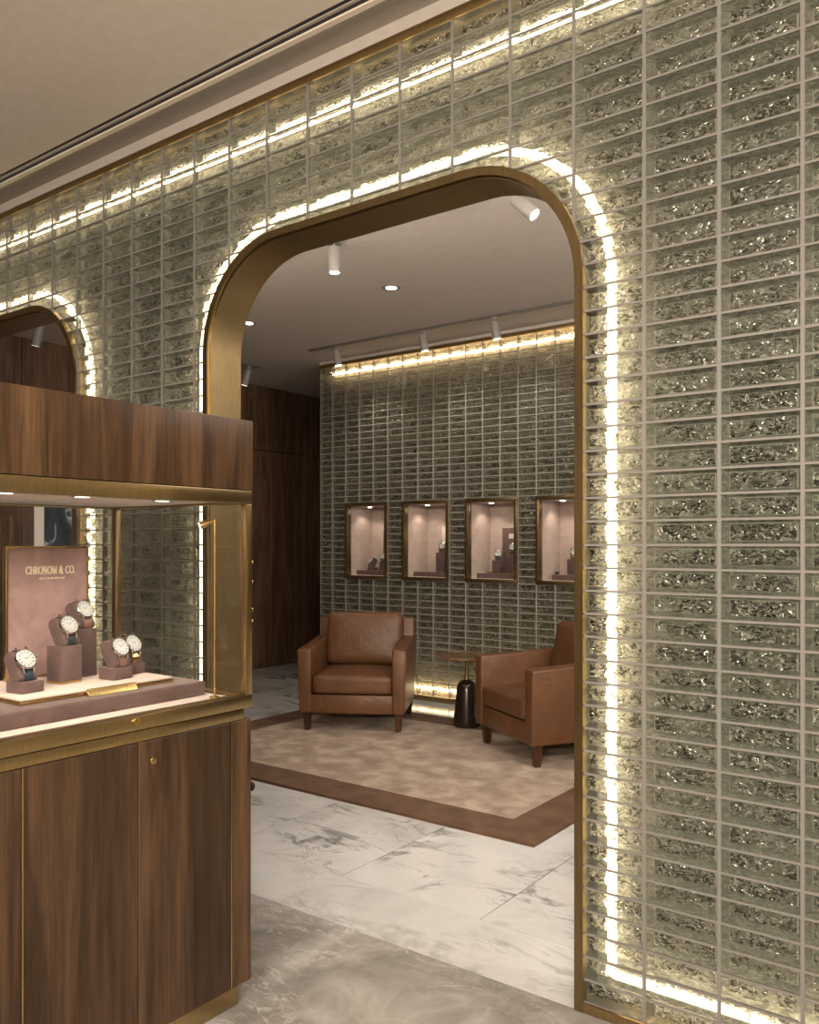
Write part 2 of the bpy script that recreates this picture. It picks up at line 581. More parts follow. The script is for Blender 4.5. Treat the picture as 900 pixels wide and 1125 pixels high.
def bx(*a):
    b = MB()
    b.box(*a)
    return b

def cushion(sx, sy, sz, r, puff=0.0, seg=4, cuts=10):
    """soft box centred in x,y, bottom at z=0; puff swells the broad faces"""
    bm = bmesh.new()
    bmesh.ops.create_cube(bm, size=1.0)
    for v in bm.verts:
        v.co = Vector((v.co.x * sx, v.co.y * sy, (v.co.z + 0.5) * sz))
    bmesh.ops.subdivide_edges(bm, edges=bm.edges[:], cuts=cuts, use_grid_fill=True)
    # round: pull points towards an inner box of half sizes minus r
    hx, hy, hz = sx / 2 - r, sy / 2 - r, sz / 2 - r
    for v in bm.verts:
        c = v.co - Vector((0, 0, sz / 2))
        q = Vector((max(-hx, min(hx, c.x)), max(-hy, min(hy, c.y)), max(-hz, min(hz, c.z))))
        d = c - q
        if d.length > 1e-6:
            c = q + d.normalized() * r
        fx, fy, fz = (1 - (2 * c.x / sx) ** 2), (1 - (2 * c.y / sy) ** 2), (1 - (2 * c.z / sz) ** 2)
        if sz <= min(sx, sy):
            c.z += puff * max(0, fx * fy) * (1 if c.z > 0 else -0.2)
        else:
            c.y += puff * max(0, fx * fz) * (-1 if c.y < 0 else 0.4)
        v.co = c + Vector((0, 0, sz / 2))
    bmesh.ops.recalc_face_normals(bm, faces=bm.faces)
    b = MB()
    b.v = [tuple(v.co) for v in bm.verts]
    bm.verts.index_update()
    b.f = [tuple(v.index for v in f.verts) for f in bm.faces]
    bm.free()
    return b

# ------------------------------------------------------------------ layout constants
WY = 2.344          # front plane of the glass-block partition
WB = 2.514          # its rear plane
FC = 3.223          # front ceiling
RC = 3.19           # rear ceiling
BY = 6.169          # front plane of the rear glass-block wall
XL = -7.05          # walnut wall on the left
XR = 2.6
YF = -3.4

# ------------------------------------------------------------------ setting: floors, ceilings, walls
struct('floor', bx(XL, XR, YF, WY, -0.06, 0), M['stone_front'], smooth=False)
mb = MB()
fl_r = bx(XL - 0.1, XR, WY, 9.5, -0.06, -0.001)
struct('floor_rear', fl_r, M['dark_gap'], smooth=False)
# marble slabs: a border band and running slabs, each slab with its own patch of veins
def marble_slab(name, x0, x1, y0, y1, m, k):
    g = 0.0012
    o = bx(x0 + g, x1 - g, y0 + g, y1 - g, -0.02, 0.0)
    ob = o.build(name, m, floor_r, smooth=False)
    return ob
floor_r = bpy.data.objects['floor_rear']
b1 = MB()
x = -5.9 - 2.4
while x < XR:
    b1.box(max(x, XL) + .001, x + 2.4 - .001, WY + .001, 2.690, -.02, 0)
    x += 2.4
b1.build('border_slab', M['marble_band'], floor_r, smooth=False)
for par in range(2):
    b2 = MB()
    k = 0
    x = -2.36 - 0.69 * 7
    while x < XR:
        y = 2.692 - (0.6 if k % 2 else 0)
        j = 0
        while y < 9.4:
            if (j + k) % 2 == par:
                b2.box(max(x, XL) + .001, min(x + .69, XR) - .0025, max(y, 2.692), min(y + 1.38, 9.4) - .002, -.02, 0)
            y += 1.38
            j += 1
        x += .69
        k += 1
    o = b2.build('marble_slab', M['marble'], floor_r, smooth=False)
    if par:
        # the second set of slabs is cut from another part of the block
        for v in o.data.vertices:
            v.co.x += 11.3
            v.co.y += 4.7
        o.location = (-11.3, -4.7, 0)

struct('ceiling', bx(XL, XR, YF, WY - 0.20, FC, FC + 0.1), M['plaster_beige'], smooth=False)
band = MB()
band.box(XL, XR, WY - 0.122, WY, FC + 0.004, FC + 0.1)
band.build('ceiling_band', M['plaster_grey'], bpy.data.objects['ceiling'], smooth=False)  # greyer colour stands in for the weaker light beyond the slots
lip = MB()
lip.box(XL, XR, WY - 0.146, WY - 0.122, FC - 0.004, FC + 0.1)
lip.build('ceiling_lip', M['plaster_beige'], bpy.data.objects['ceiling'], smooth=False)
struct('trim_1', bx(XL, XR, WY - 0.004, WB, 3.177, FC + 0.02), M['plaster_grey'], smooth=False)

rcl = MB()
rcl.box(XL, XR, WB, 6.80, RC, RC + 0.1)
rcl.box(XL, XR, 6.83, 9.5, RC, RC + 0.1)
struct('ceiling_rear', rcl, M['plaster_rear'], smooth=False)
bx(XL, XR, 6.80, 6.83, RC + .03, RC + 0.1).build('shadow_gap', M['dark_gap'], bpy.data.objects['ceiling_rear'], smooth=False)

# walnut wall on the left: panels with dark seams
wl = struct('wall_left', bx(XL - 0.12, XL - 0.02, YF, 9.5, -0.02, FC), M['dark_gap'], smooth=False)
ys = [-3.4, -2.2, -1.0, 0.2, 1.4, WY, 2.88, 3.87, 4.86, 5.85, 6.833, 7.82, 8.8, 9.5]
for i in range(len(ys) - 1):
    if ys[i] < WB and ys[i + 1] > WY:
        y0, y1 = WB, ys[i + 1]
        if ys[i + 1] <= WB: continue
    else:
        y0, y1 = ys[i], ys[i + 1]
    p = MB()
    p.box(XL - 0.03, XL, y0 + .004, y1 - .004, 0.004, 2.462)
    p.box(XL - 0.03, XL, y0 + .004, y1 - .004, 2.470, (FC if y1 <= WY else RC) - .002)
    p.build('wood_panel', M['walnut_dark'], wl, bevel=0.0015, seg=1)
struct('wall_right', bx(XR, XR + .1, YF, WY, 0, FC), M['plaster_beige'], smooth=False)
bx(XR, XR + .1, WY, 9.5, 0, FC).build('rear_panel', M['walnut_dark'], bpy.data.objects['wall_right'], smooth=False)
struct('wall_back', bx(XL, XR, YF - .1, YF, 0, FC), M['walnut'], smooth=False)
struct('wall_rear', bx(XL, XR, 9.5, 9.6, 0, RC), M['walnut_dark'], smooth=False)

# ------------------------------------------------------------------ glass-block walls
def clampg(x, A, m):
    """lower limit of the wall above an arch (outer outline grown by m); None below nothing"""
    xl, xr, zt, r = A
    xl, xr, zt, r = xl - m, xr + m, zt + m, r + m
    if x <= xl or x >= xr:
        return -1e9
    if x < xl + r:
        return zt - r + math.sqrt(max(0, r * r - (xl + r - x) ** 2))
    if x > xr - r:
        return zt - r + math.sqrt(max(0, r * r - (x - xr + r) ** 2))
    return zt

def cell_poly(xa, xb, za, zb, arches, inset):
    xa, xb, za, zb = xa + inset * 1.6, xb - inset * 1.6, za + inset, zb - inset
    for A in arches:
        xl, xr, zt, r = A[0] - inset, A[1] + inset, A[2] + inset, A[3] + inset
        if xb <= xl or xa >= xr or za >= zt:
            continue
        if zb <= zt - r + 0.072:
            # straight jambs: trim sideways
            if xa >= xl and xb <= xr:
                return None
            if xa < xl < xb:
                xb = xl
            elif xa < xr < xb:
                xa = xr
            if xb - xa < 0.012:
                return None
            continue
        n = 40
        xs = sorted(set([xa + (xb - xa) * i / n for i in range(n + 1)] + [q for q in (xl, xr) if xa < q < xb]))
        ok = [q for q in xs if clampg(q, A, inset) < zb - 0.002]
        if len(ok) < 2 or ok[-1] - ok[0] < 0.012:
            return None
        a, b = ok[0], ok[-1]
        K = 12
        low = []
        for i in range(K):
            q = a + (b - a) * i / (K - 1)
            low.append((q, min(zb - 0.001, max(za, clampg(q, A, inset)))))
        if all(abs(p[1] - za) < 1e-6 for p in low):
            xa, xb = a, b
            continue
        return low + [(b, zb), (a, zb)]
    if xb - xa < 0.012 or zb - za < 0.012:
        return None
    return [(xa, za), (xb, za), (xb, zb), (xa, zb)]

def glass_wall(name, xs, zs, Y, arches, holes, gap, e1, e2, dep, mats, depth, backing_gap):
    grout, front, lip, pane, fin = MB(), MB(), MB(), MB(), MB()
    def ring(mbx, A_, ya, B_, yb):
        n = len(A_)
        if n != len(B_):
            return
        mbx.add([(p[0], ya, p[1]) for p in A_] + [(p[0], yb, p[1]) for p in B_],
                [(i, (i + 1) % n, n + (i + 1) % n, n + i) for i in range(n)])
    for i in range(len(xs) - 1):
        for j in range(len(zs) - 1):
            xa, xb, za, zb = xs[i], xs[i + 1], zs[j], zs[j + 1]
            skip = False
            for hx0, hx1, hz0, hz1 in holes:
                if xa > hx0 - .02 and xb < hx1 + .02:
                    if za >= hz0 - 1e-6 and zb <= hz1 + 1e-6:
                        skip = True
                    elif za < hz0 < zb:
                        zb = hz0
                    elif za < hz1 < zb:
                        za = hz1
            if skip or zb - za < .015:
                continue
            P0 = cell_poly(xa, xb, za, zb, arches, 0)
            if P0 is None:
                continue
            P1 = cell_poly(xa, xb, za, zb, arches, gap / 2)
            if P1 is None or len(P1) != len(P0):
                grout.add([(p[0], Y, p[1]) for p in P0], [tuple(range(len(P0)))])
                continue
            ring(grout, P0, Y, P1, Y)
            ring(grout, P1, Y, P1, Y + .003)
            front.add([(p[0], Y + .003, p[1]) for p in P1], [tuple(range(len(P1)))])
            P2 = cell_poly(xa, xb, za, zb, arches, gap / 2 + e1)
            P3 = cell_poly(xa, xb, za, zb, arches, gap / 2 + e1 + e2)
            if P2 is None or P3 is None or len(P2) != len(P1) or len(P3) != len(P1):
                pane.add([(p[0], Y + depth, p[1]) for p in P1], [tuple(range(len(P1)))])
                continue
            ring(fin, P1, Y + .003, P2, Y + depth)
            ring(lip, P2, Y + depth, P3, Y + depth - dep)
            pane.add([(p[0], Y + depth - dep + .001, p[1]) for p in P3], [tuple(range(len(P3)))])
    w = struct(name, grout, mats[0], smooth=False, fixn=False)
    front.build('glass_front', M['front_sheet'], w, smooth=False, fixn=False)
    lip.build('glass_lip', M['lip'], w, smooth=False, fixn=False)
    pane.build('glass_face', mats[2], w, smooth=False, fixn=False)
    fin.build('block_side', mats[3], w, smooth=False, fixn=False)
    return w

PX, X0g = 0.2150, -0.904
ARCH = (-2.812, -1.098, 2.622, 0.42)
ARCH1 = (-5.486, -3.772, 2.622, 0.42)
colsx = [X0g - 0.2201 * k for k in range(27, 0, -1)] + [X0g + 0.210 * k for k in range(0, 15)]
rowsz = [0.03 + (1.398 - 0.03) / 20 * k for k in range(20)] + [1.398 + (3.147 - 1.398) / 25 * k for k in range(26)]
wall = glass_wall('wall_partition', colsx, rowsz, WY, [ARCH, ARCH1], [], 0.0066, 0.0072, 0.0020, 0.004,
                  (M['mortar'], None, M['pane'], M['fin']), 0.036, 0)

def arch_path(A, m, z0, n=14):
    xl, xr, zt, r = A[0] - m, A[1] + m, A[2] + m, A[3] + m
    pts = [(xl, z0)]
    for k in range(n + 1):
        a = PI - (PI / 2) * k / n
        pts.append((xl + r + r * math.cos(a), zt - r + r * math.sin(a)))
    for k in range(n + 1):
        a = PI / 2 - (PI / 2) * k / n
        pts.append((xr - r + r * math.cos(a), zt - r + r * math.sin(a)))
    pts.append((xr, z0))
    return pts

def arch_sheet(mbx, A, m0, y0, m1, y1, z0=0.0):
    a, b = arch_path(A, m0, z0), arch_path(A, m1, z0)
    n = len(a)
    mbx.add([(p[0], y0, p[1]) for p in a] + [(p[0], y1, p[1]) for p in b],
            [(i, i + 1, n + i + 1, n + i) for i in range(n - 1)])

# solid rear skin of the partition, with the two openings
def skin(y0, y1, name, m):
    s = MB()
    edges = [colsx[0], ARCH1[0], ARCH1[1], ARCH[0], ARCH[1], XR]
    for a, b in ((edges[0], edges[1]), (edges[2], edges[3]), (edges[4], edges[5])):
        s.box(a, b, y0, y1, 0, 3.177)
    for A in (ARCH, ARCH1):
        p = arch_path(A, 0, A[2] - A[3])
        poly = p + [(A[1], 3.177), (A[0], 3.177)]
        nn = len(poly)
        # quads up to the top edge
        for i in range(len(p) - 1):
            (xa, za), (xb, zb) = p[i], p[i + 1]
            if abs(xb - xa) < 1e-6:
                continue
            s.add([(xa, y0, za), (xb, y0, zb), (xb, y0, 3.177), (xa, y0, 3.177), (xa, y1, za), (xb, y1, zb), (xb, y1, 3.177), (xa, y1, 3.177)],
                  [(0, 1, 2, 3), (7, 6, 5, 4), (0, 1, 5, 4), (2, 3, 7, 6)])
    return s.build(name, m, wall, smooth=False)
skin(WY + 0.115, WY + 0.135, 'backing_panel', M['backing'])
skin(WB - 0.012, WB - 0.002, 'rear_skin', M['plaster_rear'])

# brass lining of both openings
for k, A in enumerate((ARCH, ARCH1)):
    t = MB()
    arch_sheet(t, A, 0.008, WY - 0.008, 0.008, WY + 0.02)      # outer side of the front frame
    arch_sheet(t, A, 0.008, WY - 0.008, -0.020, WY - 0.008)   # front face
    arch_sheet(t, A, -0.020, WY - 0.008, -0.020, WY + 0.006)  # step
    arch_sheet(t, A, -0.020, WY + 0.006, -0.027, WY + 0.006)
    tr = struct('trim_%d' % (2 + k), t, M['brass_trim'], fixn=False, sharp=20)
    r = MB()
    arch_sheet(r, A, -0.027, WY + 0.006, -0.027, WB + 0.004)
    arch_sheet(r, A, -0.027, WB + 0.004, 0.004, WB + 0.004)
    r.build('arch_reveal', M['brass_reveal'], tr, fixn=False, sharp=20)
struct('trim_4', bx(colsx[0], XR, WY - 0.010, WY + .1, 3.145, 3.177), M['brass'], bevel=0.002)
t = MB()
for a, b in ((colsx[0], ARCH1[0]), (ARCH1[1], ARCH[0]), (ARCH[1] + .004, XR)):
    t.box(a, b, WY - 0.008, WY + .1, 0.0, 0.03)
struct('trim_5', t, M['brass'], bevel=0.002)

# warm light strips inside the partition
def strip_mesh(path, y, w=0.013, d=0.004):
    s = MB()
    pts = [Vector((p[0], y, p[1])) for p in path]
    vs, fs = [], []
    for i, p in enumerate(pts):
        d_ = (pts[min(i + 1, len(pts) - 1)] - pts[max(i - 1, 0)]).normalized()
        nrm = Vector((-d_.z, 0, d_.x))
        for sx, sy in ((-1, -1), (1, -1), (1, 1), (-1, 1)):
            vs.append(p + nrm * w * sx + Vector((0, d * sy, 0)))
    for i in range(len(pts) - 1):
        for k in range(4):
            fs.append((i * 4 + k, i * 4 + (k + 1) % 4, i * 4 + 4 + (k + 1) % 4, i * 4 + 4 + k))
    fs += [(3, 2, 1, 0), tuple((len(pts) - 1) * 4 + k for k in range(4))]
    s.add(vs, fs)
    return s
SY = WY + 0.070
def led_arch(A, ml, mr, mt_):
    return (A[0] - ml, A[1] + mr, A[2] + mt_, A[3] + mt_)
tag(strip_mesh(arch_path(led_arch(ARCH, .103, .068, .085), 0, 0.105), SY).build('light_strip', M['led']), 'warm light strip glowing behind the glass blocks around the large arch', 'light strip', 'light strips in the glass wall')
tag(strip_mesh(arch_path(led_arch(ARCH1, .115, .035, .085), 0, 0.105), SY).build('light_strip', M['led']), 'warm light strip glowing behind the glass blocks around the small arch at left', 'light strip', 'light strips in the glass wall')
tag(strip_mesh([(colsx[0], 3.045), (XR - .3, 3.045)], SY).build('light_strip', M['led']), 'warm light strip glowing along the top of the front glass wall', 'light strip', 'light strips in the glass wall')
tag(strip_mesh([(ARCH[1] + .08, 0.105), (XR - .3, 0.105)], SY).build('light_strip', M['led']), 'warm light strip glowing along the foot of the front glass wall', 'light strip', 'light strips in the glass wall')

# linear air slot in the front ceiling
sl = thing('slot_diffuser', 'twin dark slots of a linear air diffuser in the front ceiling', 'air diffuser', (0, 0, FC))
s = MB(); s.box(XL, XR, WY - .2, WY - .146, 0.004, 0.06); s.build('slot_box', M['black'], sl, smooth=False)
s = MB(); s.box(XL, XR, WY - .180, WY - .168, -0.001, 0.004); s.build('centre_bar', M['plaster_grey'], sl, smooth=False)

# ------------------------------------------------------------------ rear glass-block wall with niches
PF = 0.1716
colf = [-5.678] + [-5.522 + PF * k for k in range(0, 30)]
rowf = [0.045 + (3.128 - 0.045) / 51 * k for k in range(52)]
zr0, zr1 = 1.074, 1.792
nich = [(-5.522 + PF, -5.522 + 4 * PF), (-5.522 + 5 * PF, -5.522 + 8 * PF), (-5.522 + 9 * PF, -5.522 + 12 * PF), (-5.522 + 13 * PF, -5.522 + 16 * PF), (-5.522 + 17 * PF, -5.522 + 20 * PF)]
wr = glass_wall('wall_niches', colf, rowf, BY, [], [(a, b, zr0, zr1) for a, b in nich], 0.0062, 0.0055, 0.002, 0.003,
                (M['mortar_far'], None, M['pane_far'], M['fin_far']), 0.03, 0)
bk = MB()
xs_ = [colf[0]] + [q for a, b in nich for q in (a, b)] + [colf[-1]]
for a, b in zip(xs_[0::2], xs_[1::2]):
    bk.box(a, b, BY + .1, BY + .12, 0, 3.13)
for a, b in nich:
    bk.box(a, b, BY + .1, BY + .12, 0, zr0)
    bk.box(a, b, BY + .1, BY + .12, zr1, 3.13)
bk.build('backing_panel', M['backing_far'], wr, smooth=False)
bx(colf[0], colf[-1], BY + .5, BY + .53, 0, RC).build('rear_skin', M['plaster_rear'], wr, smooth=False)
bx(colf[0], colf[0] + .004, BY + .003, BY + .5, 0, 3.13).build('end_panel', M['fin'], wr, smooth=False)
struct('trim_6', bx(colf[0] - .004, colf[-1], BY - .012, BY + .12, 3.128, 3.162), M['brass'], bevel=0.002)
struct('trim_7', bx(colf[0] - .004, colf[-1], BY - .012, BY + .12, 0.0, 0.045), M['brass'], bevel=0.002)
struct('trim_8', bx(colf[0] - .004, colf[-1], BY - .004, BY + .5, 3.162, RC), M['plaster_rear'], smooth=False)
tag(strip_mesh([(colf[0] + .1, 3.075), (colf[-1], 3.075)], BY + .07, 0.012).build('light_strip', M['led_far']), 'warm light strip glowing along the top of the rear glass wall', 'light strip', 'light strips in the rear glass wall')
tag(strip_mesh([(colf[0] + .1, 0.10), (colf[-1], 0.10)], BY + .07, 0.012).build('light_strip', M['led_far']), 'warm light strip glowing along the foot of the rear glass wall', 'light strip', 'light strips in the rear glass wall')

# ------------------------------------------------------------------ watches, cushions, blocks
def local_frame(az, tilt):
    """axes of a leaning cushion: n faces out and up, a runs up the lean, v sideways"""
    f = Vector((math.cos(az), math.sin(az), 0))
    up = Vector((0, 0, 1))
    n = (f * math.cos(tilt) + up * math.sin(tilt)).normalized()
    a = (up * math.cos(tilt) - f * math.sin(tilt)).normalized()
    v = a.cross(n).normalized()
    return n, a, v

def rrect(hx, hy, r, n=6):
    pts = []
    for cx_, cy_, a0 in ((hx - r, hy - r, 0), (-hx + r, hy - r, PI / 2), (-hx + r, -hy + r, PI), (hx - r, -hy + r, 1.5 * PI)):
        for k in range(n + 1):
            a = a0 + PI / 2 * k / n
            pts.append((cx_ + r * math.cos(a), cy_ + r * math.sin(a)))
    return pts

def watch_set(base, az, label_c, label_w, strap, case, ht=0.021, hl=0.045, wv=0.056, tilt=0.52, R=0.0300, group=None, dialm='dial_white', up=0.010):
    """a velvet cushion leaning back, and the wristwatch strapped round it"""
    n, a, v = local_frame(az, tilt)
    pr = rrect(ht, hl, 0.016)
    # flat foot: cut the profile by the ground plane
    low = min(p[0] * n.z + p[1] * a.z for p in pr) + 0.010
    c0 = Vector(base) + Vector((0, 0, -low + 0.0005))
    def W_(p, t):
        q = n * p[0] + a * p[1] + v * t
        q.z = max(q.z, low)
        return q
    cu = thing('watch_cushion', label_c, 'watch cushion', tuple(Vector(base) + Vector((0, 0, .0005))), 0, group and group + ' cushions')
    off = Vector((0, 0, -low))
    b = MB()
    k = len(pr)
    vs = [W_(p, -wv / 2) + off for p in pr] + [W_(p, wv / 2) + off for p in pr]
    b.add(vs, [tuple(reversed(range(k))), tuple(range(k, 2 * k))] + [(i, (i + 1) % k, k + (i + 1) % k, k + i) for i in range(k)])
    b.build('pad', M['mauve'], cu, bevel=0.003, seg=2)
    # watch
    wt = thing('wristwatch', label_w, 'watch', tuple(c0 + n * (ht + 0.004) + a * up), 0, group and group + ' watches')
    o0 = Vector(wt.location)
    def rel(q):
        return q + c0 - o0
    s = MB()
    for sgn, hw in ((1, 0.0125),):
        pa, pb = rrect(ht + .0008, hl + .0008, .0165), rrect(ht + .0034, hl + .0034, .019)
        k = len(pa)
        def low2(p, t):
            q = n * p[0] + a * p[1] + v * t
            q.z = max(q.z, low + .0005)
            return rel(q)
        vs = [low2(p, -hw) for p in pa] + [low2(p, hw) for p in pa] + [low2(p, -hw) for p in pb] + [low2(p, hw) for p in pb]
        fs = []
        for i in range(k):
            j = (i + 1) % k
            fs += [(2 * k + i, 2 * k + j, 3 * k + j, 3 * k + i), (i, k + i, k + j, j), (i, j, 2 * k + j, 2 * k + i), (k + i, 3 * k + i, 3 * k + j, k + j)]
        s.add(vs, fs)
    s.build('strap', M[strap], wt, sharp=50)
    mt = Matrix(((v.x, a.x, n.x, 0), (v.y, a.y, n.y, 0), (v.z, a.z, n.z, 0), (0, 0, 0, 1)))
    b = MB()
    b.lathe([(R * .80, -.001), (R * .96, .001), (R, .004), (R, .008), (R * .95, .0105), (R * .88, .0112), (R * .86, .0102), (R * .86, .0092)], 36, mt, cap=False)
    b.build('case', M[case], wt, sharp=40)
    for sx in (-1, 1):
        for sy in (-1, 1):
            pts = [mt @ Vector((sx * R * .52, sy * R * .80, .006)), mt @ Vector((sx * R * .50, sy * R * 1.12, .0035)), mt @ Vector((sx * R * .50, sy * R * 1.28, -.001))]
            lg = MB()
            lg.tube(pts, .0024, 8)
            lg.build('lug', M[case], wt)
    d = MB()
    d.lathe([(R * .87, .0085), (R * .87, .0092), (0.0004, .0093)], 36, mt)
    dl = d.build('dial', M[dialm], wt)
    mk = MB()
    for h in range(12):
        an = 2 * PI * h / 12
        r0, r1, w_ = R * .55, R * .78, .0010
        ca, sa = math.cos(an), math.sin(an)
        q = [Vector((r0 * ca - w_ * sa, r0 * sa + w_ * ca, .0096)), Vector((r1 * ca - w_ * sa, r1 * sa + w_ * ca, .0096)),
             Vector((r1 * ca + w_ * sa, r1 * sa - w_ * ca, .0096)), Vector((r0 * ca + w_ * sa, r0 * sa - w_ * ca, .0096))]
        mk.add([mt @ p for p in q], [(0, 1, 2, 3)])
    mk.build('hour_markers', M['black'], dl, smooth=False, fixn=False)
    hd = MB()
    for an, ln, w_ in ((math.radians(150), R * .45, .0009), (math.radians(30), R * .66, .0007)):
        ca, sa = math.cos(an), math.sin(an)
        q = [Vector((-w_ * sa, w_ * ca, .0099)), Vector((ln * ca, ln * sa, .0099)), Vector((w_ * sa, -w_ * ca, .0099))]
        hd.add([mt @ p for p in q], [(0, 1, 2)])
    hd.build('hands', M['black'], wt, smooth=False, fixn=False)
    cr = MB()
    cm = mt @ Matrix.Translation((R + .0005, 0, .006)) @ Matrix.Rotation(PI / 2, 4, 'Y')
    cr.lathe([(.0030, -.001), (.0034, .0005), (.0034, .0035), (.0028, .0045)], 14, cm)
    cr.build('crown', M[case], wt)
    return cu, wt

def block(loc, rz, sx, sy, h, label, gold=False, m='mauve', group='velvet display blocks'):
    t = thing('display_block', label, 'display block', loc, rz, group)
    z0 = 0.0
    if gold:
        bx(-sx / 2 - .0005, sx / 2 + .0005, -sy / 2 - .0005, sy / 2 + .0005, 0, .007).build('gold_foot', M['gold'], t, bevel=.001, seg=1)
        z0 = .007
    bx(-sx / 2, sx / 2, -sy / 2, sy / 2, z0, h).build('body', M[m], t, bevel=.0022, seg=2)
    return t

# ------------------------------------------------------------------ display cabinet
CX0, CX1 = -2.615, -1.92     # back, front
CY0, CY1 = 0.15, 1.777       # near end (outside the frame), far end
cab = thing('display_cabinet', 'walnut and brass jewellery display cabinet with glass showcase at left', 'display cabinet', (0, 0, 0))
# plinth
bx(CX0 + .04, -1.955, CY0 + .03, 1.757, 0, .08).build('plinth', M['brass'], cab, bevel=.002)
# carcass and panels
bx(CX0 + .02, CX1 - .022, CY0 + .02, CY1 - .022, .08, .872).build('carcass', M['dark_gap'], cab, smooth=False)
zb, zt_ = .079, .871
def panel(y0, y1, name, m, lab=None):
    o = bx(CX1 - .021, CX1, y0, y1, zb, zt_).build(name, m, cab, bevel=.0012, seg=1)
    if lab: o['label'] = lab
    return o
panel(1.3765, 1.6955, 'door', M['walnut_door'])
d1 = bpy.context.scene.objects.get('door')
panel(1.0575, 1.3735, 'door', M['walnut_door'])
panel(1.7005, CY1, 'stile', M['walnut'])
panel(.965, 1.0525, 'stile', M['walnut_door'])
panel(.66, .960, 'door', M['walnut_door'])
panel(.35, .657, 'door', M['walnut'])
panel(CY0, .345, 'stile', M['walnut'])
for y in (1.055, 1.698, .9625):
    bx(CX1 - .015, CX1 + .0015, y - .0022, y + .0022, zb + .001, zt_).build('brass_inlay', M['gold'], cab, smooth=False)
bx(CX0 + .02, CX1 - .0215, CY1 - .021, CY1, zb, zt_).build('end_panel', M['walnut'], cab, bevel=.0012, seg=1)
bx(CX0, CX0 + .02, CY0, CY1, zb, zt_).build('back_panel', M['walnut'], cab, bevel=.0012, seg=1)
# lock on the right door
def lock(loc):
    b = MB()
    mt = Matrix.Translation(loc) @ Matrix.Rotation(PI / 2, 4, 'Y')
    b.lathe([(.0095, 0), (.0095, .003), (.0085, .0045), (.0045, .0052), (.0042, .0044)], 20, mt)
    return b
lock((CX1, 1.421, .815)).build('lock', M['gold'], d1)
# round pull on the far end
b = MB()
b.lathe([(.006, 0), (.006, .012), (.013, .016), (.0155, .022), (.013, .028), (.006, .030)], 18, Matrix.Translation((-1.945, CY1, .655)) @ Matrix.Rotation(-PI / 2, 4, 'X'))
o = b.build('end_pull', M['table_base'], cab); o['label'] = 'dark round pull knob'
# recessed brass strip and lower frame
bx(CX0 + .01, CX1 - .002, CY0, 1.750, .873, .903).build('lower_band', M['brass'], cab, bevel=.002)
fr = MB()
fr.box(CX1 - .042, CX1 + .004, CY0, CY1 + .002, .906, .944)
fr.box(CX0, CX0 + .042, CY0, CY1 + .002, .906, .944)
fr.box(CX0 + .042, CX1 - .042, CY1 - .040, CY1 + .002, .906, .944)
fr.box(CX0 + .042, CX1 - .042, CY0, CY0 + .042, .906, .944)
lf = fr.build('lower_frame', M['brass'], cab, bevel=.0025)
lock((CX1 + .004, 1.365, .932)).build('frame_lock', M['gold'], lf)
bx(CX0 + .042, CX1 - .042, CY0 + .042, CY1 - .040, .906, .938).build('showcase_floor', M['cream_suede'], cab, smooth=False)
# posts, upper frame
for (xa, xb, ya, yb) in ((CX1 - .018, CX1 + .004, CY1 - .026, CY1 + .002), (CX0 + .012, CX0 + .034, CY1 - .022, CY1 + .002), (CX1 - .036, CX1 + .004, CY0, CY0 + .036), (CX0, CX0 + .04, CY0, CY0 + .036)):
    p = MB(); p.box(xa, xb, ya, yb, .944, 1.522)
    p.build('corner_post', M['brass'], cab, bevel=.003)
fr = MB()
fr.box(CX1 - .042, CX1 + .004, CY0, CY1 + .002, 1.522, 1.562)
fr.box(CX0, CX0 + .042, CY0, CY1 + .002, 1.522, 1.562)
fr.box(CX0 + .042, CX1 - .042, CY1 - .040, CY1 + .002, 1.522, 1.562)
fr.box(CX0 + .042, CX1 - .042, CY0, CY0 + .042, 1.522, 1.562)
fr.build('upper_frame', M['brass'], cab, bevel=.0025)
ceilp = bx(CX0 + .042, CX1 - .042, CY0 + .042, CY1 - .040, 1.528, 1.560).build('showcase_ceiling', M['showcase_top'], cab, smooth=False)
b = MB(); b.box(CX0 - .002, CX1 + .006, CY0, CY1 + .003, 1.5635, 1.774)
b.build('header', M['walnut'], cab, bevel=.002)
for y in (.55, .80, 1.052, 1.258, 1.508):
    b = MB(); b.lathe([(.026, -.004), (.030, -.002), (.030, .003)], 24, Matrix.Translation((-1.995, y, 1.527)))
    dl = b.build('downlight', M['white_paint'], cab)
    b = MB(); b.lathe([(.019, -.0052), (.019, -.0042)], 20, Matrix.Translation((-1.995, y, 1.527)))
    b.build('lamp', M['lens_dim'], dl)
    spot('showcase_spot', (-1.995, y, 1.515), (-2.22, y + .03, .98), 4.6, 95, NEUT, .5, .018)
# glass
bx(CX1 - .014, CX1 - .009, CY0 + .03, CY1 - .018, .944, 1.522).build('front_glass', M['glass_sheet'], cab, smooth=False)
bx(CX0 + .03, CX1 - .016, CY1 - .014, CY1 - .009, .944, 1.522).build('end_glass', M['glass_sheet'], cab, smooth=False)
bx(CX0 + .012, CX0 + .017, CY0 + .03, CY1 - .018, .944, 1.522).build('back_glass', M['glass_sheet'], cab, smooth=False)
# brass catches on the far end of the showcase
for z in (1.345, 1.285, 1.20, 1.165):
    b = MB(); b.lathe([(.0035, 0), (.0035, .008), (.006, .010), (.006, .015), (.003, .017)], 12, Matrix.Translation((-1.935, CY1 + .002, z)) @ Matrix.Rotation(-PI / 2, 4, 'X'))
    b.build('catch', M['gold'], cab)

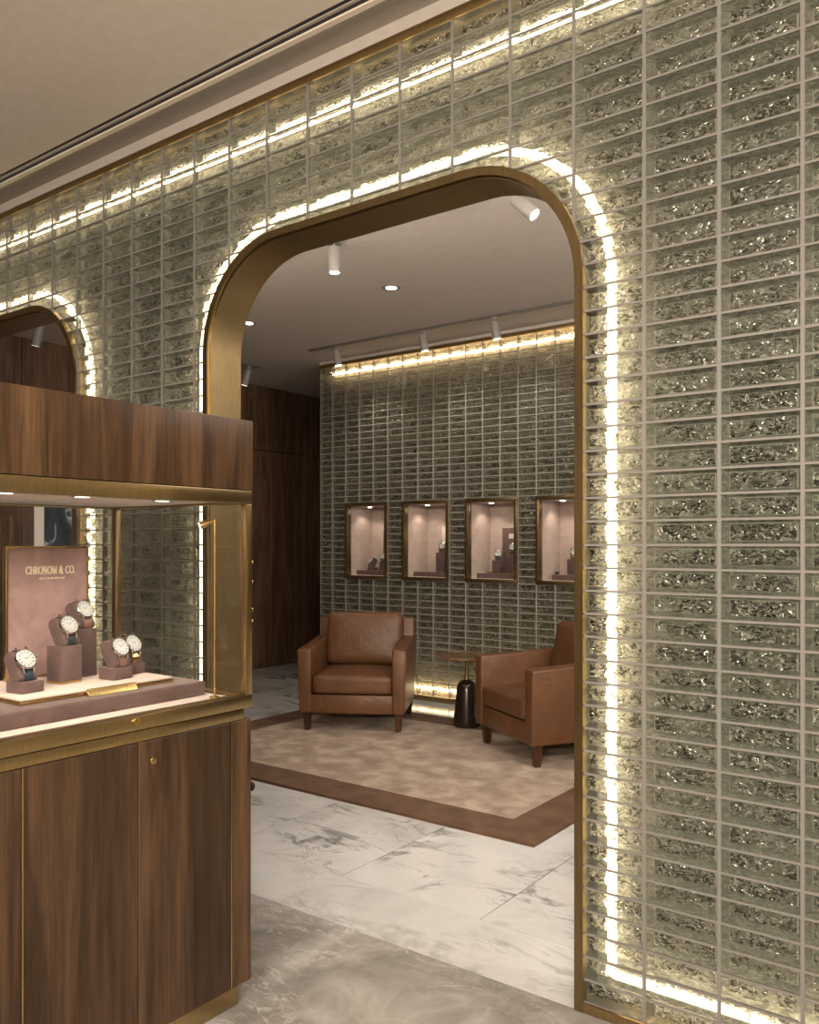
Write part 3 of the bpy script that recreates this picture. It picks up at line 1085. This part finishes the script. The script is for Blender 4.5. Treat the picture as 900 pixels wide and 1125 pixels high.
# inside the showcase
b = MB(); b.box(-2.46, -2.045, .40, 1.708, .9385, .982)
tag(b.build('display_riser', M['mauve'], bevel=.006, seg=3), 'long low mauve velvet riser on the showcase floor', 'display riser')
tr = thing('display_tray', 'cream topped tray with a gilt edge on the mauve velvet riser', 'display tray', (0, 0, 0.9825))
bx(-2.445, -2.105, 1.150, 1.632, 0, .010).build('gilt_edge', M['gold'], tr, bevel=.002)
bx(-2.443, -2.107, 1.152, 1.630, .0102, .0175).build('top_pad', M['cream_suede'], tr, bevel=.003)
ZT = 1.0005
sg = thing('sign_board', 'mauve suede sign board with gold frame and gold serif lettering in the showcase', 'sign', (-2.415, 1.406, ZT))
bx(-.006, .006, -.128, .128, .006, .388).build('panel', M['mauve_light'], sg, smooth=False)
fr = MB()
fr.box(-.010, .010, -.134, -.127, 0, .394); fr.box(-.010, .010, .127, .134, 0, .394)
fr.box(-.010, .010, -.127, .127, 0, .007); fr.box(-.010, .010, -.127, .127, .387, .394)
fr.build('frame', M['gold'], sg, bevel=.0015)

# lettering: strokes with thick stems, thin hairlines and serifs
def quad(mbx, x0, y0, x1, y1, w):
    d = Vector((x1 - x0, y1 - y0)); l = d.length or 1
    nx, ny = -d.y / l * w / 2, d.x / l * w / 2
    mbx.append([(x0 + nx, y0 + ny), (x0 - nx, y0 - ny), (x1 - nx, y1 - ny), (x1 + nx, y1 + ny)])
def arc(mbx, cx_, cy_, rx, ry, a0, a1, tk, tn, n=14):
    for i in range(n):
        a = math.radians(a0 + (a1 - a0) * i / n); b_ = math.radians(a0 + (a1 - a0) * (i + 1) / n)
        def p(t, k):
            w = tn + (tk - tn) * abs(math.cos(t))
            return (cx_ + (rx + k * w / 2) * math.cos(t), cy_ + (ry + k * w / 2) * math.sin(t))
        mbx.append([p(a, 1), p(a, -1), p(b_, -1), p(b_, 1)])
TK, TN = .17, .07
def serif(m_, x, y, w=.30):
    quad(m_, x - w / 2, y, x + w / 2, y, .05)
def glyph(ch):
    m_ = []
    if ch == 'C':
        arc(m_, .42, .5, .36, .47, 48, 312, TK, TN); quad(m_, .68, .98, .68, .72, .05); quad(m_, .68, .02, .68, .28, .05); return m_, .80
    if ch == 'O':
        arc(m_, .46, .5, .38, .47, 0, 360, TK, TN, 22); return m_, .92
    if ch == 'H':
        for x in (.15, .65):
            quad(m_, x, 0, x, 1, TK if x < .4 else TK); serif(m_, x, .025); serif(m_, x, .975)
        quad(m_, .15, .5, .65, .5, TN); return m_, .80
    if ch == 'R':
        quad(m_, .15, 0, .15, 1, TK); serif(m_, .15, .025); serif(m_, .15, .975)
        arc(m_, .32, .74, .24, .235, -90, 90, TK, TN); quad(m_, .15, .975, .34, .975, TN); quad(m_, .15, .505, .34, .505, TN)
        quad(m_, .34, .5, .68, 0, TK * .9); return m_, .74
    if ch == 'N':
        quad(m_, .12, 0, .12, 1, TN); serif(m_, .12, .025); quad(m_, .12, 1, .70, 0, TK); quad(m_, .70, 0, .70, 1, TN); serif(m_, .70, .975); return m_, .84
    if ch == 'M':
        quad(m_, .12, 0, .12, 1, TN); serif(m_, .12, .025); quad(m_, .12, 1, .46, 0, TK); quad(m_, .46, 0, .80, 1, TN); quad(m_, .82, 0, .82, 1, TK); serif(m_, .82, .025); serif(m_, .84, .975, .2); return m_, .98
    if ch == '&':
        arc(m_, .34, .76, .19, .21, -60, 240, TK * .8, TN); arc(m_, .34, .27, .27, .25, 120, 345, TK, TN); quad(m_, .22, .62, .74, 0, TK); quad(m_, .60, .30, .70, .52, TN); serif(m_, .68, .53, .24); return m_, .82
    if ch == '.':
        arc(m_, .12, .07, .035, .035, 0, 360, .07, .07, 8); return m_, .26
    return m_, .42
def lettering(text, h, track):
    polys, x = [], 0.0
    for ch in text:
        g, w = glyph(ch)
        polys += [[(x + px * h, py * h) for px, py in q] for q in g]
        x += (w + track) * h
    x -= track * h
    return polys, x
polys, wid = lettering('CHRONOM & CO.', .0235, .04)
sc_ = .160 / wid
b = MB()
for q in polys:
    q3 = [((p[0] - wid / 2) * sc_, p[1]) for p in q]
    b.add([(.0066, p[0], p[1]) for p in q3] + [(.0085, p[0], p[1]) for p in q3], [(0, 1, 2, 3), (4, 5, 6, 7), (0, 1, 5, 4), (1, 2, 6, 5), (2, 3, 7, 6), (3, 0, 4, 7)])
le = b.build('lettering', M['letter'], sg, smooth=False)
le.location = (0, .008, .310)
le['label'] = 'raised gold words CHRONOM & CO.'
# second, unreadably small line: short gilt strokes
b = MB()
x = -.042
rr = random.Random(3)
for wlen in (4, 1, 2, 2, 8):
    for k in range(wlen):
        hh = .0065 * rr.choice((.7, .7, 1.0, .85))
        b.box(.0066, .0078, x, x + .0014, 0, hh)
        if rr.random() < .7: b.box(.0066, .0078, x, x + .0034, hh - .0012, hh)
        if rr.random() < .5: b.box(.0066, .0078, x, x + .0034, 0, .0012)
        if rr.random() < .5: b.box(.0066, .0078, x + .0024, x + .0036, 0, hh)
        x += .0043
    x += .0030
le = b.build('small_lettering', M['letter'], sg, smooth=False)
le.location = (0, .010, .294)

# gold name plate leaning on the tray's front edge
npx = thing('name_plate', 'small blank gold plaque leaning on the tray front', 'name plate', (-2.100, 1.412, .9825))
b = MB()
b.prism([(.004, 0), (.020, 0), (.008, .020), (.004, .020)], 'y', -.078, .078)
b.build('plate', M['gold'], npx, bevel=.001, seg=1)

AZ = 0.10
rzb = 0.10
SB = .068
# five blocks with their cushions and watches; (right-front corner x, y), height
specs = [
    (-2.165, 1.188, .031, 'low mauve velvet block at the left end of the tray', 'mauve cushion on the leftmost low block', 'steel watch on a dark navy strap on the leftmost low block', 'strap_navy', 'steel', False),
    (-2.228, 1.341, .108, 'tall mauve velvet block with a gilt foot in front of the sign', 'mauve cushion on the gilt-footed tall block', 'steel watch on a black strap on the gilt-footed tall block', 'strap_black', 'steel', True),
    (-2.305, 1.440, .144, 'tallest mauve velvet block standing behind the gilt-footed one', 'mauve cushion on the tallest block', 'steel watch on a tan strap on the tallest block, highest of all', 'strap_tan', 'steel', False),
    (-2.168, 1.470, .036, 'low mauve velvet block in front at the right end of the tray', 'mauve cushion on the front low block at the right', 'steel watch on a tan strap on the front low block at the right', 'strap_tan', 'steel', False),
    (-2.225, 1.555, .034, 'low mauve velvet block half hidden at the rear right of the tray', 'mauve cushion on the half hidden rear right block', 'watch on a gold bracelet on the half hidden rear right block', 'gold', 'steel', False),
]
for (fx, fy, h, lb, lc, lw, st, cs, gd) in specs:
    cx_ = fx - SB / 2 * math.cos(rzb) - SB / 2 * math.sin(rzb)
    cy_ = fy + SB / 2 * math.cos(rzb) - SB / 2 * math.sin(rzb)
    block((cx_, cy_, ZT), rzb, SB, SB, h, lb, gd)
    k1 = 1 if 'leftmost' in lc else 0
    watch_set((cx_ - .002 - .010 * k1, cy_ - .006 * k1, ZT + h + .0005), AZ, lc, lw, st, cs)

# small gold picture lamp standing in the showcase
lp = thing('display_lamp', 'slim gold stem lamp with a small spot head at the right end of the showcase', 'lamp', (-1.985, 1.690, .9385))
b = MB(); b.lathe([(.016, 0), (.016, .004), (.004, .006)], 20); b.build('foot', M['gold'], lp)
b = MB(); b.tube([(0, 0, .005), (0, 0, .535)], .0032, 10); b.build('stem', M['gold'], lp)
b = MB(); hm = Matrix.Translation((0, 0, .535)) @ Matrix.Rotation(math.radians(-20), 4, 'Z') @ Matrix.Rotation(math.radians(205), 4, 'Y')
hd_dir = Vector((-.55, -.75, -.35)).normalized()
hm = Matrix.Translation((0, 0, .533)) @ hd_dir.to_track_quat('Z', 'Y').to_matrix().to_4x4()
b.lathe([(.003, -.004), (.0045, .012), (.011, .030), (.012, .046)], 18, hm); hd = b.build('head', M['gold'], lp)
b = MB(); b.lathe([(.0095, .0462), (.0095, .0470)], 16, hm); b.build('bulb', M['lens'], hd)

# ------------------------------------------------------------------ niches of the rear wall
def niche(k, xa, xb):
    t = thing('display_niche', None, 'display niche', (0, 0, 0), 0, 'brass framed niches in the rear glass wall')
    f = .030
    fr = MB()
    y0, y1 = BY - .014, BY + .05
    fr.box(xa, xb, y0, y1, zr0, zr0 + f); fr.box(xa, xb, y0, y1, zr1 - f, zr1)
    fr.box(xa, xa + f, y0, y1, zr0 + f, zr1 - f); fr.box(xb - f, xb, y0, y1, zr0 + f, zr1 - f)
    fr.build('frame', M['brass_trim'], t, bevel=.002)
    ia, ib, za, zb_ = xa + f, xb - f, zr0 + f, zr1 - f
    yb = 6.535
    q = MB()
    q.box(ia - .012, ia, y1, yb, za - .012, zb_ + .012); q.box(ib, ib + .012, y1, yb, za - .012, zb_ + .012)
    q.box(ia, ib, y1, yb, za - .012, za); q.box(ia, ib, y1, yb, zb_, zb_ + .012)
    q.box(ia - .012, ib + .012, yb, yb + .012, za - .012, zb_ + .012)
    q.build('lining', M['niche_suede'], t, smooth=False)
    bx(ia, ib, BY + .004, BY + .009, za, zb_).build('glass', M['glass_sheet'], t, smooth=False)
    lx, ly = ia + .11, BY + .2
    b = MB(); b.lathe([(.018, -.004), (.02, 0)], 16, Matrix.Translation((lx, ly, zb_ - .001))); b.build('lamp', M['lens'], t)
    spot('niche_spot', (lx, ly, zb_ - .012), (lx - .06, ly + .05, za), 3.0, 110, (1, .84, .70), .6, .02)
    spot('niche_spot', (ib - .12, ly - .05, zb_ - .012), (ib - .12, ly + .05, za), 3.0, 110, (1, .86, .74), .6, .02)
    return t, ia, ib, za
names = ['leftmost brass framed niche in the rear glass wall, watches on green straps inside', 'second brass framed niche from the left, one watch with a pale card inside',
         'third brass framed niche from the left, two watches before a dark card', 'fourth brass framed niche from the left, cut off by the arch', 'brass framed niche in the rear wall hidden beyond the arch']
for k, (xa, xb) in enumerate(nich[:4]):
    t, ia, ib, za = niche(k, xa, xb)
    t['label'] = names[k]
    rx0 = (-5.355, -4.665, -3.975, -3.245)[k]
    which = ('leftmost', 'second', 'third', 'fourth')[k]
    b = MB(); b.box(rx0 + .03, ib - .005, BY + .13, BY + .33, za, za + .045)
    tag(b.build('display_riser', M['mauve'], bevel=.003), 'low mauve riser in the %s niche of the rear wall' % which, 'display riser', 'risers in the niches')
    zt2 = za + .0455
    def setb(x, y, w, h, lb, lc, lw, st, cs='steel', m='mauve', az=-PI / 2 + .5, R=.030):
        block((x, y, zt2), 0, w, w, h, lb, False, m, 'blocks in the niches')
        watch_set((x, y, zt2 + h + .0005), az, lc, lw, st, cs, .024, .048, .06, .45, R, 'niche')
    if k == 0:
        setb(-5.155, 6.345, .075, .03, 'flat block in the leftmost niche', 'cushion on the front block of the leftmost niche', 'watch on a green strap in the leftmost niche, front one', 'strap_green', 'steel', 'mauve', -PI / 2 - .35, .034)
        setb(-5.055, 6.40, .075, .075, 'taller block behind in the leftmost niche', 'cushion on the rear block of the leftmost niche', 'watch on a green strap in the leftmost niche, rear one', 'strap_green', 'steel', 'mauve', -PI / 2 + .2, .034)
        b = MB(); b.box(-5.13, -4.93, 6.48, 6.492, zt2, zt2 + .385)
        bd = tag(b.build('display_card', M['mauve'], bevel=.001), 'dark mauve card standing at the back of the leftmost niche', 'display card', 'cards in the niches')
    if k == 1:
        setb(-4.352, 6.36, .085, .175, 'dark square block in the second niche', 'cushion on the block of the second niche', 'watch on a black strap in the second niche', 'strap_black', 'steel', 'mauve')
        b = MB(); b.box(-4.43, -4.27, 6.47, 6.480, zt2, zt2 + .42)
        tag(b.build('display_card', M['cream_suede'], bevel=.001), 'pale card standing at the back of the second niche', 'display card', 'cards in the niches')
    if k == 2:
        b = MB(); b.box(-3.86, ib - .008, 6.20 + .12, 6.46, zt2, zt2 + .012)
        tag(b.build('display_tray', M['gold'], bevel=.001), 'thin gilt tray on the riser of the third niche', 'display tray')
        zs_ = zt2; zt2 = zt2 + .0125
        setb(-3.775, 6.385, .085, .10, 'dark square block at left in the third niche', 'cushion on the left block of the third niche', 'watch on a black strap on the left block of the third niche', 'strap_black')
        setb(-3.635, 6.385, .085, .155, 'taller dark block at right in the third niche', 'cushion on the right block of the third niche', 'watch on a black strap on the right block of the third niche', 'strap_black')
        zt2 = zs_
        cd = thing('display_card', 'tall dark card with a pale title strip at the back of the third niche', 'display card', (0, 0, 0), 0, 'cards in the niches')
        bx(-3.80, -3.505, 6.495, 6.507, zt2, zt2 + .395).build('board', M['mauve'], cd, bevel=.001)
        bx(-3.735, -3.56, 6.492, 6.495, zt2 + .30, zt2 + .345).build('title_strip', M['cream_suede'], cd, smooth=False)
    if k == 3:
        setb(-3.05, 6.37, .085, .13, 'dark square block in the fourth niche', 'cushion on the block of the fourth niche', 'watch on a pale strap in the fourth niche', 'strap_tan')
        b = MB(); b.lathe([(.012, 0), (.020, .004), (.022, .012), (.018, .020), (.008, .024)], 16, Matrix.Translation((-3.205, 6.37, zt2)))
        tag(b.build('ring_stand', M['black']), 'tiny dark round stand on the riser of the fourth niche', 'ring stand')

# ------------------------------------------------------------------ rug, armchairs, table
rg = thing('rug', 'large beige rug with a brown border under the leather armchairs', 'rug', (0, 0, 0))
RX0, RX1, RY0, RY1, BW = -4.95, -1.865, 3.475, 5.62, .255
b = MB()
b.box(RX0, RX1, RY0, RY0 + BW, 0.0005, .016); b.box(RX0, RX1, RY1 - BW, RY1, 0.0005, .016)
b.box(RX0, RX0 + BW, RY0 + BW, RY1 - BW, 0.0005, .016); b.box(RX1 - BW, RX1, RY0 + BW, RY1 - BW, 0.0005, .016)
b.build('border', M['rug_border'], rg, smooth=False)
bx(RX0 + BW, RX1 - BW, RY0 + BW, RY1 - BW, .0005, .0165).build('field', M['rug'], rg, smooth=False)
ZR = .017

def armchair(loc, rz, label):
    """faces local -y; width along x"""
    t = thing('armchair', label, 'armchair', loc, rz, 'brown leather armchairs')
    Wd, D = .795, .80
    aw = .095
    zl = .135
    lm = M['leather']
    # arms: gently sloping tops, slightly flared outwards at the front
    for s in (-1, 1):
        bm = bmesh.new()
        pts = []
        for (y, zt1) in ((-D / 2, .612), (-D / 2 + .25, .622), (D / 2 - .12, .648)):
            fl = .012 if y < -.3 else .006
            xo, xi = s * (Wd / 2 + fl), s * (Wd / 2 - aw)
            pts.append([(s * (Wd / 2 - .006), y, zl), (xo, y, zt1 - .006), (xi, y, zt1), (xi, y, zl)])
        b = MB()
        vs = [p for sec in pts for p in sec]
        fs = [(0, 1, 2, 3), (11, 10, 9, 8)]
        for i in range(2):
            for k in range(4):
                fs.append((i * 4 + k, i * 4 + 4 + k, i * 4 + 4 + (k + 1) % 4, i * 4 + (k + 1) % 4))
        b.add(vs, fs)
        b.build('arm', lm, t, bevel=.014, seg=3, sharp=50)
        bm.free()
    # back frame
    b = MB()
    b.prism([(D / 2 - .13, zl), (D / 2 - .13, .50), (D / 2 - .075, .785), (D / 2 + .01, .785), (D / 2 - .03, .40), (D / 2 - .03, zl)], 'x', -Wd / 2 + .012, Wd / 2 - .012)
    b.build('back_frame', lm, t, bevel=.014, seg=3, sharp=50)
    # rail under the seat
    b = MB(); b.box(-Wd / 2 + aw - .003, Wd / 2 - aw + .003, -D / 2 + .008, D / 2 - .13, zl, .272)
    b.build('seat_rail', lm, t, bevel=.010, seg=2)
    # seat cushion
    c = cushion(Wd - 2 * aw - .006, .66, .140, .032, .020)
    o = c.build('seat_cushion', lm, t, sharp=80)
    o.location = (0, -.072, .274)
    # back cushion leaning on the frame
    c = cushion(.615, .155, .425, .048, .028)
    o = c.build('back_cushion', lm, t, sharp=80)
    o.location = (0, .190, .415)
    o.rotation_euler = (math.radians(-11), 0, 0)
    # piping of the cushions
    for lx in (-1, 1):
        for ly in (-1, 1):
            b = MB()
            x, y = lx * (Wd / 2 - .055), ly * (D / 2 - .065)
            tp, bt = .030, .020
            b.add([(x - bt, y - bt, 0), (x + bt, y - bt, 0), (x + bt, y + bt, 0), (x - bt, y + bt, 0), (x - tp, y - tp, zl + .002), (x + tp, y - tp, zl + .002), (x + tp, y + tp, zl + .002), (x - tp, y + tp, zl + .002)],
                  [(3, 2, 1, 0), (4, 5, 6, 7), (0, 1, 5, 4), (1, 2, 6, 5), (2, 3, 7, 6), (3, 0, 4, 7)])
            b.build('leg', M['leg_wood'], t, bevel=.003, seg=1)
    return t

def face_rz(fx, fy):
    return math.atan2(fx, -fy)      # local -y turned towards (fx, fy)
A_f = Vector((.50, -.866)).normalized()
ac = Vector(((-4.4 - 3.761) / 2, (4.635 + 4.94) / 2)) - A_f * .335
armchair((ac.x, ac.y, ZR), face_rz(A_f.x, A_f.y), 'brown leather armchair facing forward in front of the rear glass wall, whole in view')
B_f = Vector((-.53, -.848)).normalized()
bc = Vector(((-3.123 - 2.513) / 2, (5.045 + 4.732) / 2)) - B_f * .335 + Vector((.848, -.53)) * .035
armchair((bc.x, bc.y, ZR), face_rz(B_f.x, B_f.y), 'brown leather armchair turned sideways beside the small table, cut off by the arch jamb')

tb = thing('side_table', 'small round side table with a dark tapered base between the armchairs', 'side table', (-3.49, 5.43, ZR))
b = MB()
b.lathe([(.098, 0), (.104, .006), (.104, .02), (.100, .06), (.078, .28), (.070, .315), (.058, .335), (.030, .350), (.022, .355)], 32); b.build('base', M['table_base'], tb, sharp=40)
b = MB(); b.lathe([(.019, .353), (.015, .375), (.014, .48), (.020, .515)], 20); b.build('stem', M['brass_reveal'], tb)
b = MB(); b.lathe([(.05, .514), (.218, .522), (.225, .528), (.225, .536), (.218, .540)], 48); b.build('tabletop', M['table_top'], tb, sharp=25)

# ------------------------------------------------------------------ rear ceiling lights
def spot_head(root, mtx, r=.034, ln=.15, lens='lens'):
    b = MB(); b.lathe([(r * .92, 0), (r, .004), (r, ln - .004), (r * .96, ln)], 24, mtx)
    h = b.build('lamp_body', M['white_paint'], root, sharp=40)
    b = MB(); b.lathe([(r * .80, ln + .0005), (r * .80, ln + .0015)], 24, mtx); b.build('lens', M[lens], h)
    return h
def aim(p, d):
    return Matrix.Translation(p) @ Vector(d).normalized().to_track_quat('Z', 'Y').to_matrix().to_4x4()

trk = thing('light_track', 'thin white ceiling track running along the rear glass wall', 'light track', (0, 0, RC))
bx(-5.38, 1.5, 5.68, 5.712, -.016, -.0005).build('rail', M['track_grey'], trk, bevel=.002)
for x, lab in ((-5.046, 'white track spotlight nearest the free end of the rear glass wall'), (-4.09, 'white track spotlight in the middle of the ceiling track'), (-3.40, 'white track spotlight on the ceiling track nearest the arch jamb')):
    t = thing('track_spotlight', lab, 'spotlight', (x, 5.696, RC - .017), 0, 'spotlights on the ceiling track')
    bx(-.022, .022, -.014, .014, -.022, 0).build('adapter', M['white_paint'], t, bevel=.002)
    b = MB(); b.tube([(0, 0, -.02), (0, 0, -.046)], .006, 8); b.build('stem', M['white_paint'], t)
    dv = (0.10, 0.16, -1)
    spot_head(t, aim((-.004, -.006, -.036), dv), .034, .135)
    spot('track_lamp', (x + .015, 5.72, RC - .20), (x + .15, BY, 2.2), 16, 80, NEUT, .8)
def surface_spot(x, y, lab, dv, drop, ln=.15, r=.036, watts=20, target=None, lens='lens'):
    t = thing('ceiling_spotlight', lab, 'spotlight', (x, y, RC), 0, 'surface mounted spotlights')
    b = MB(); b.lathe([(.045, -.014), (.048, -.008), (.048, -.0005)], 24); b.build('canopy', M['white_paint'], t, sharp=40)
    b = MB(); b.tube([(0, 0, -.012), (0, 0, -drop)], .007, 10); b.build('stem', M['white_paint'], t)
    d = Vector(dv).normalized()
    p = Vector((0, 0, -drop)) - d * .04
    spot_head(t, aim(p, d), r, ln, lens)
    e = Vector((x, y, RC)) + p + d * (ln + .02)
    if watts:
        spot('ceiling_lamp', tuple(e), tuple(e + d * 2) if target is None else target, watts, 70, NEUT, .8)
    return t
surface_spot(-3.335, 3.745, 'white cylinder spotlight hanging straight down at left inside the arch', (.02, 0, -1), .075, watts=22)
surface_spot(-2.085, 3.735, 'white cylinder spotlight tilted to the right at the top right of the arch', (.706, .089, -.70), .075, watts=14)
surface_spot(-6.31, 3.60, 'white cylinder spotlight tilted left, seen through the small arch', (-.28, -.05, -1), .10, .17, watts=10, lens='lens_dim')
t2 = thing('light_track', 'short ceiling track near the walnut wall', 'light track', (0, 0, RC))
bx(-6.315, -6.285, 5.55, 5.95, -.016, -.0005).build('rail', M['track_grey'], t2, bevel=.002)
t = thing('track_spotlight', 'white track spotlight by the walnut wall beyond the left jamb', 'spotlight', (-6.30, 5.80, RC - .017), 0, 'spotlights on the ceiling track')
bx(-.014, .014, -.022, .022, -.022, 0).build('adapter', M['white_paint'], t, bevel=.002)
b = MB(); b.tube([(0, 0, -.02), (0, 0, -.046)], .006, 8); b.build('stem', M['white_paint'], t)
spot_head(t, aim((0, 0, -.036), (-.3, -.12, -1)), .036, .16, 'lens_dim')
for x, y, lab in ((-3.618, 4.658, 'round recessed downlight in the ceiling above the rug'), (-5.127, 4.716, 'round recessed downlight half hidden by the left jamb')):
    t = thing('recessed_downlight', lab, 'downlight', (x, y, RC), 0, 'recessed downlights')
    b = MB(); b.lathe([(.038, -.002), (.060, -.005), (.066, -.003), (.066, -.0005)], 32, cap=False); b.build('ring', M['white_paint'], t)
    b = MB(); b.lathe([(.038, -.0035), (.038, -.0025)], 24); b.build('lens', M['lens'], t)
    spot('downlight_lamp', (x, y, RC - .02), (x, y, 0), 26, 95, NEUT, .8, .05)

# poster stand beyond the small arch
def m_poster():
    m, nt, out = mat('poster_print')
    v = coords(nt, (5, 5, 5))
    f = noise(nt, v, 1.0, 4, 0.6, 1.0)
    c = ramp(nt, f, [(0.40, (0.012, 0.020, 0.032, 1)), (0.55, (0.03, 0.05, 0.07, 1)), (0.66, (0.50, 0.56, 0.60, 1)), (0.75, (0.10, 0.17, 0.22, 1))])
    principled(nt, out, c, 0.3)
    return m
ps = thing('poster_stand', 'pale framed stand with a dark blue abstract picture seen through the showcase', 'poster stand', (-6.03, 3.62, 0), ANG - .05)
bx(-.20, .28, -.02, .02, 0, 2.06).build('frame', M['white_lacquer'], ps, bevel=.003)
bx(-.118, .262, -.026, -.021, .5, 2.0).build('picture', m_poster(), ps, smooth=False)
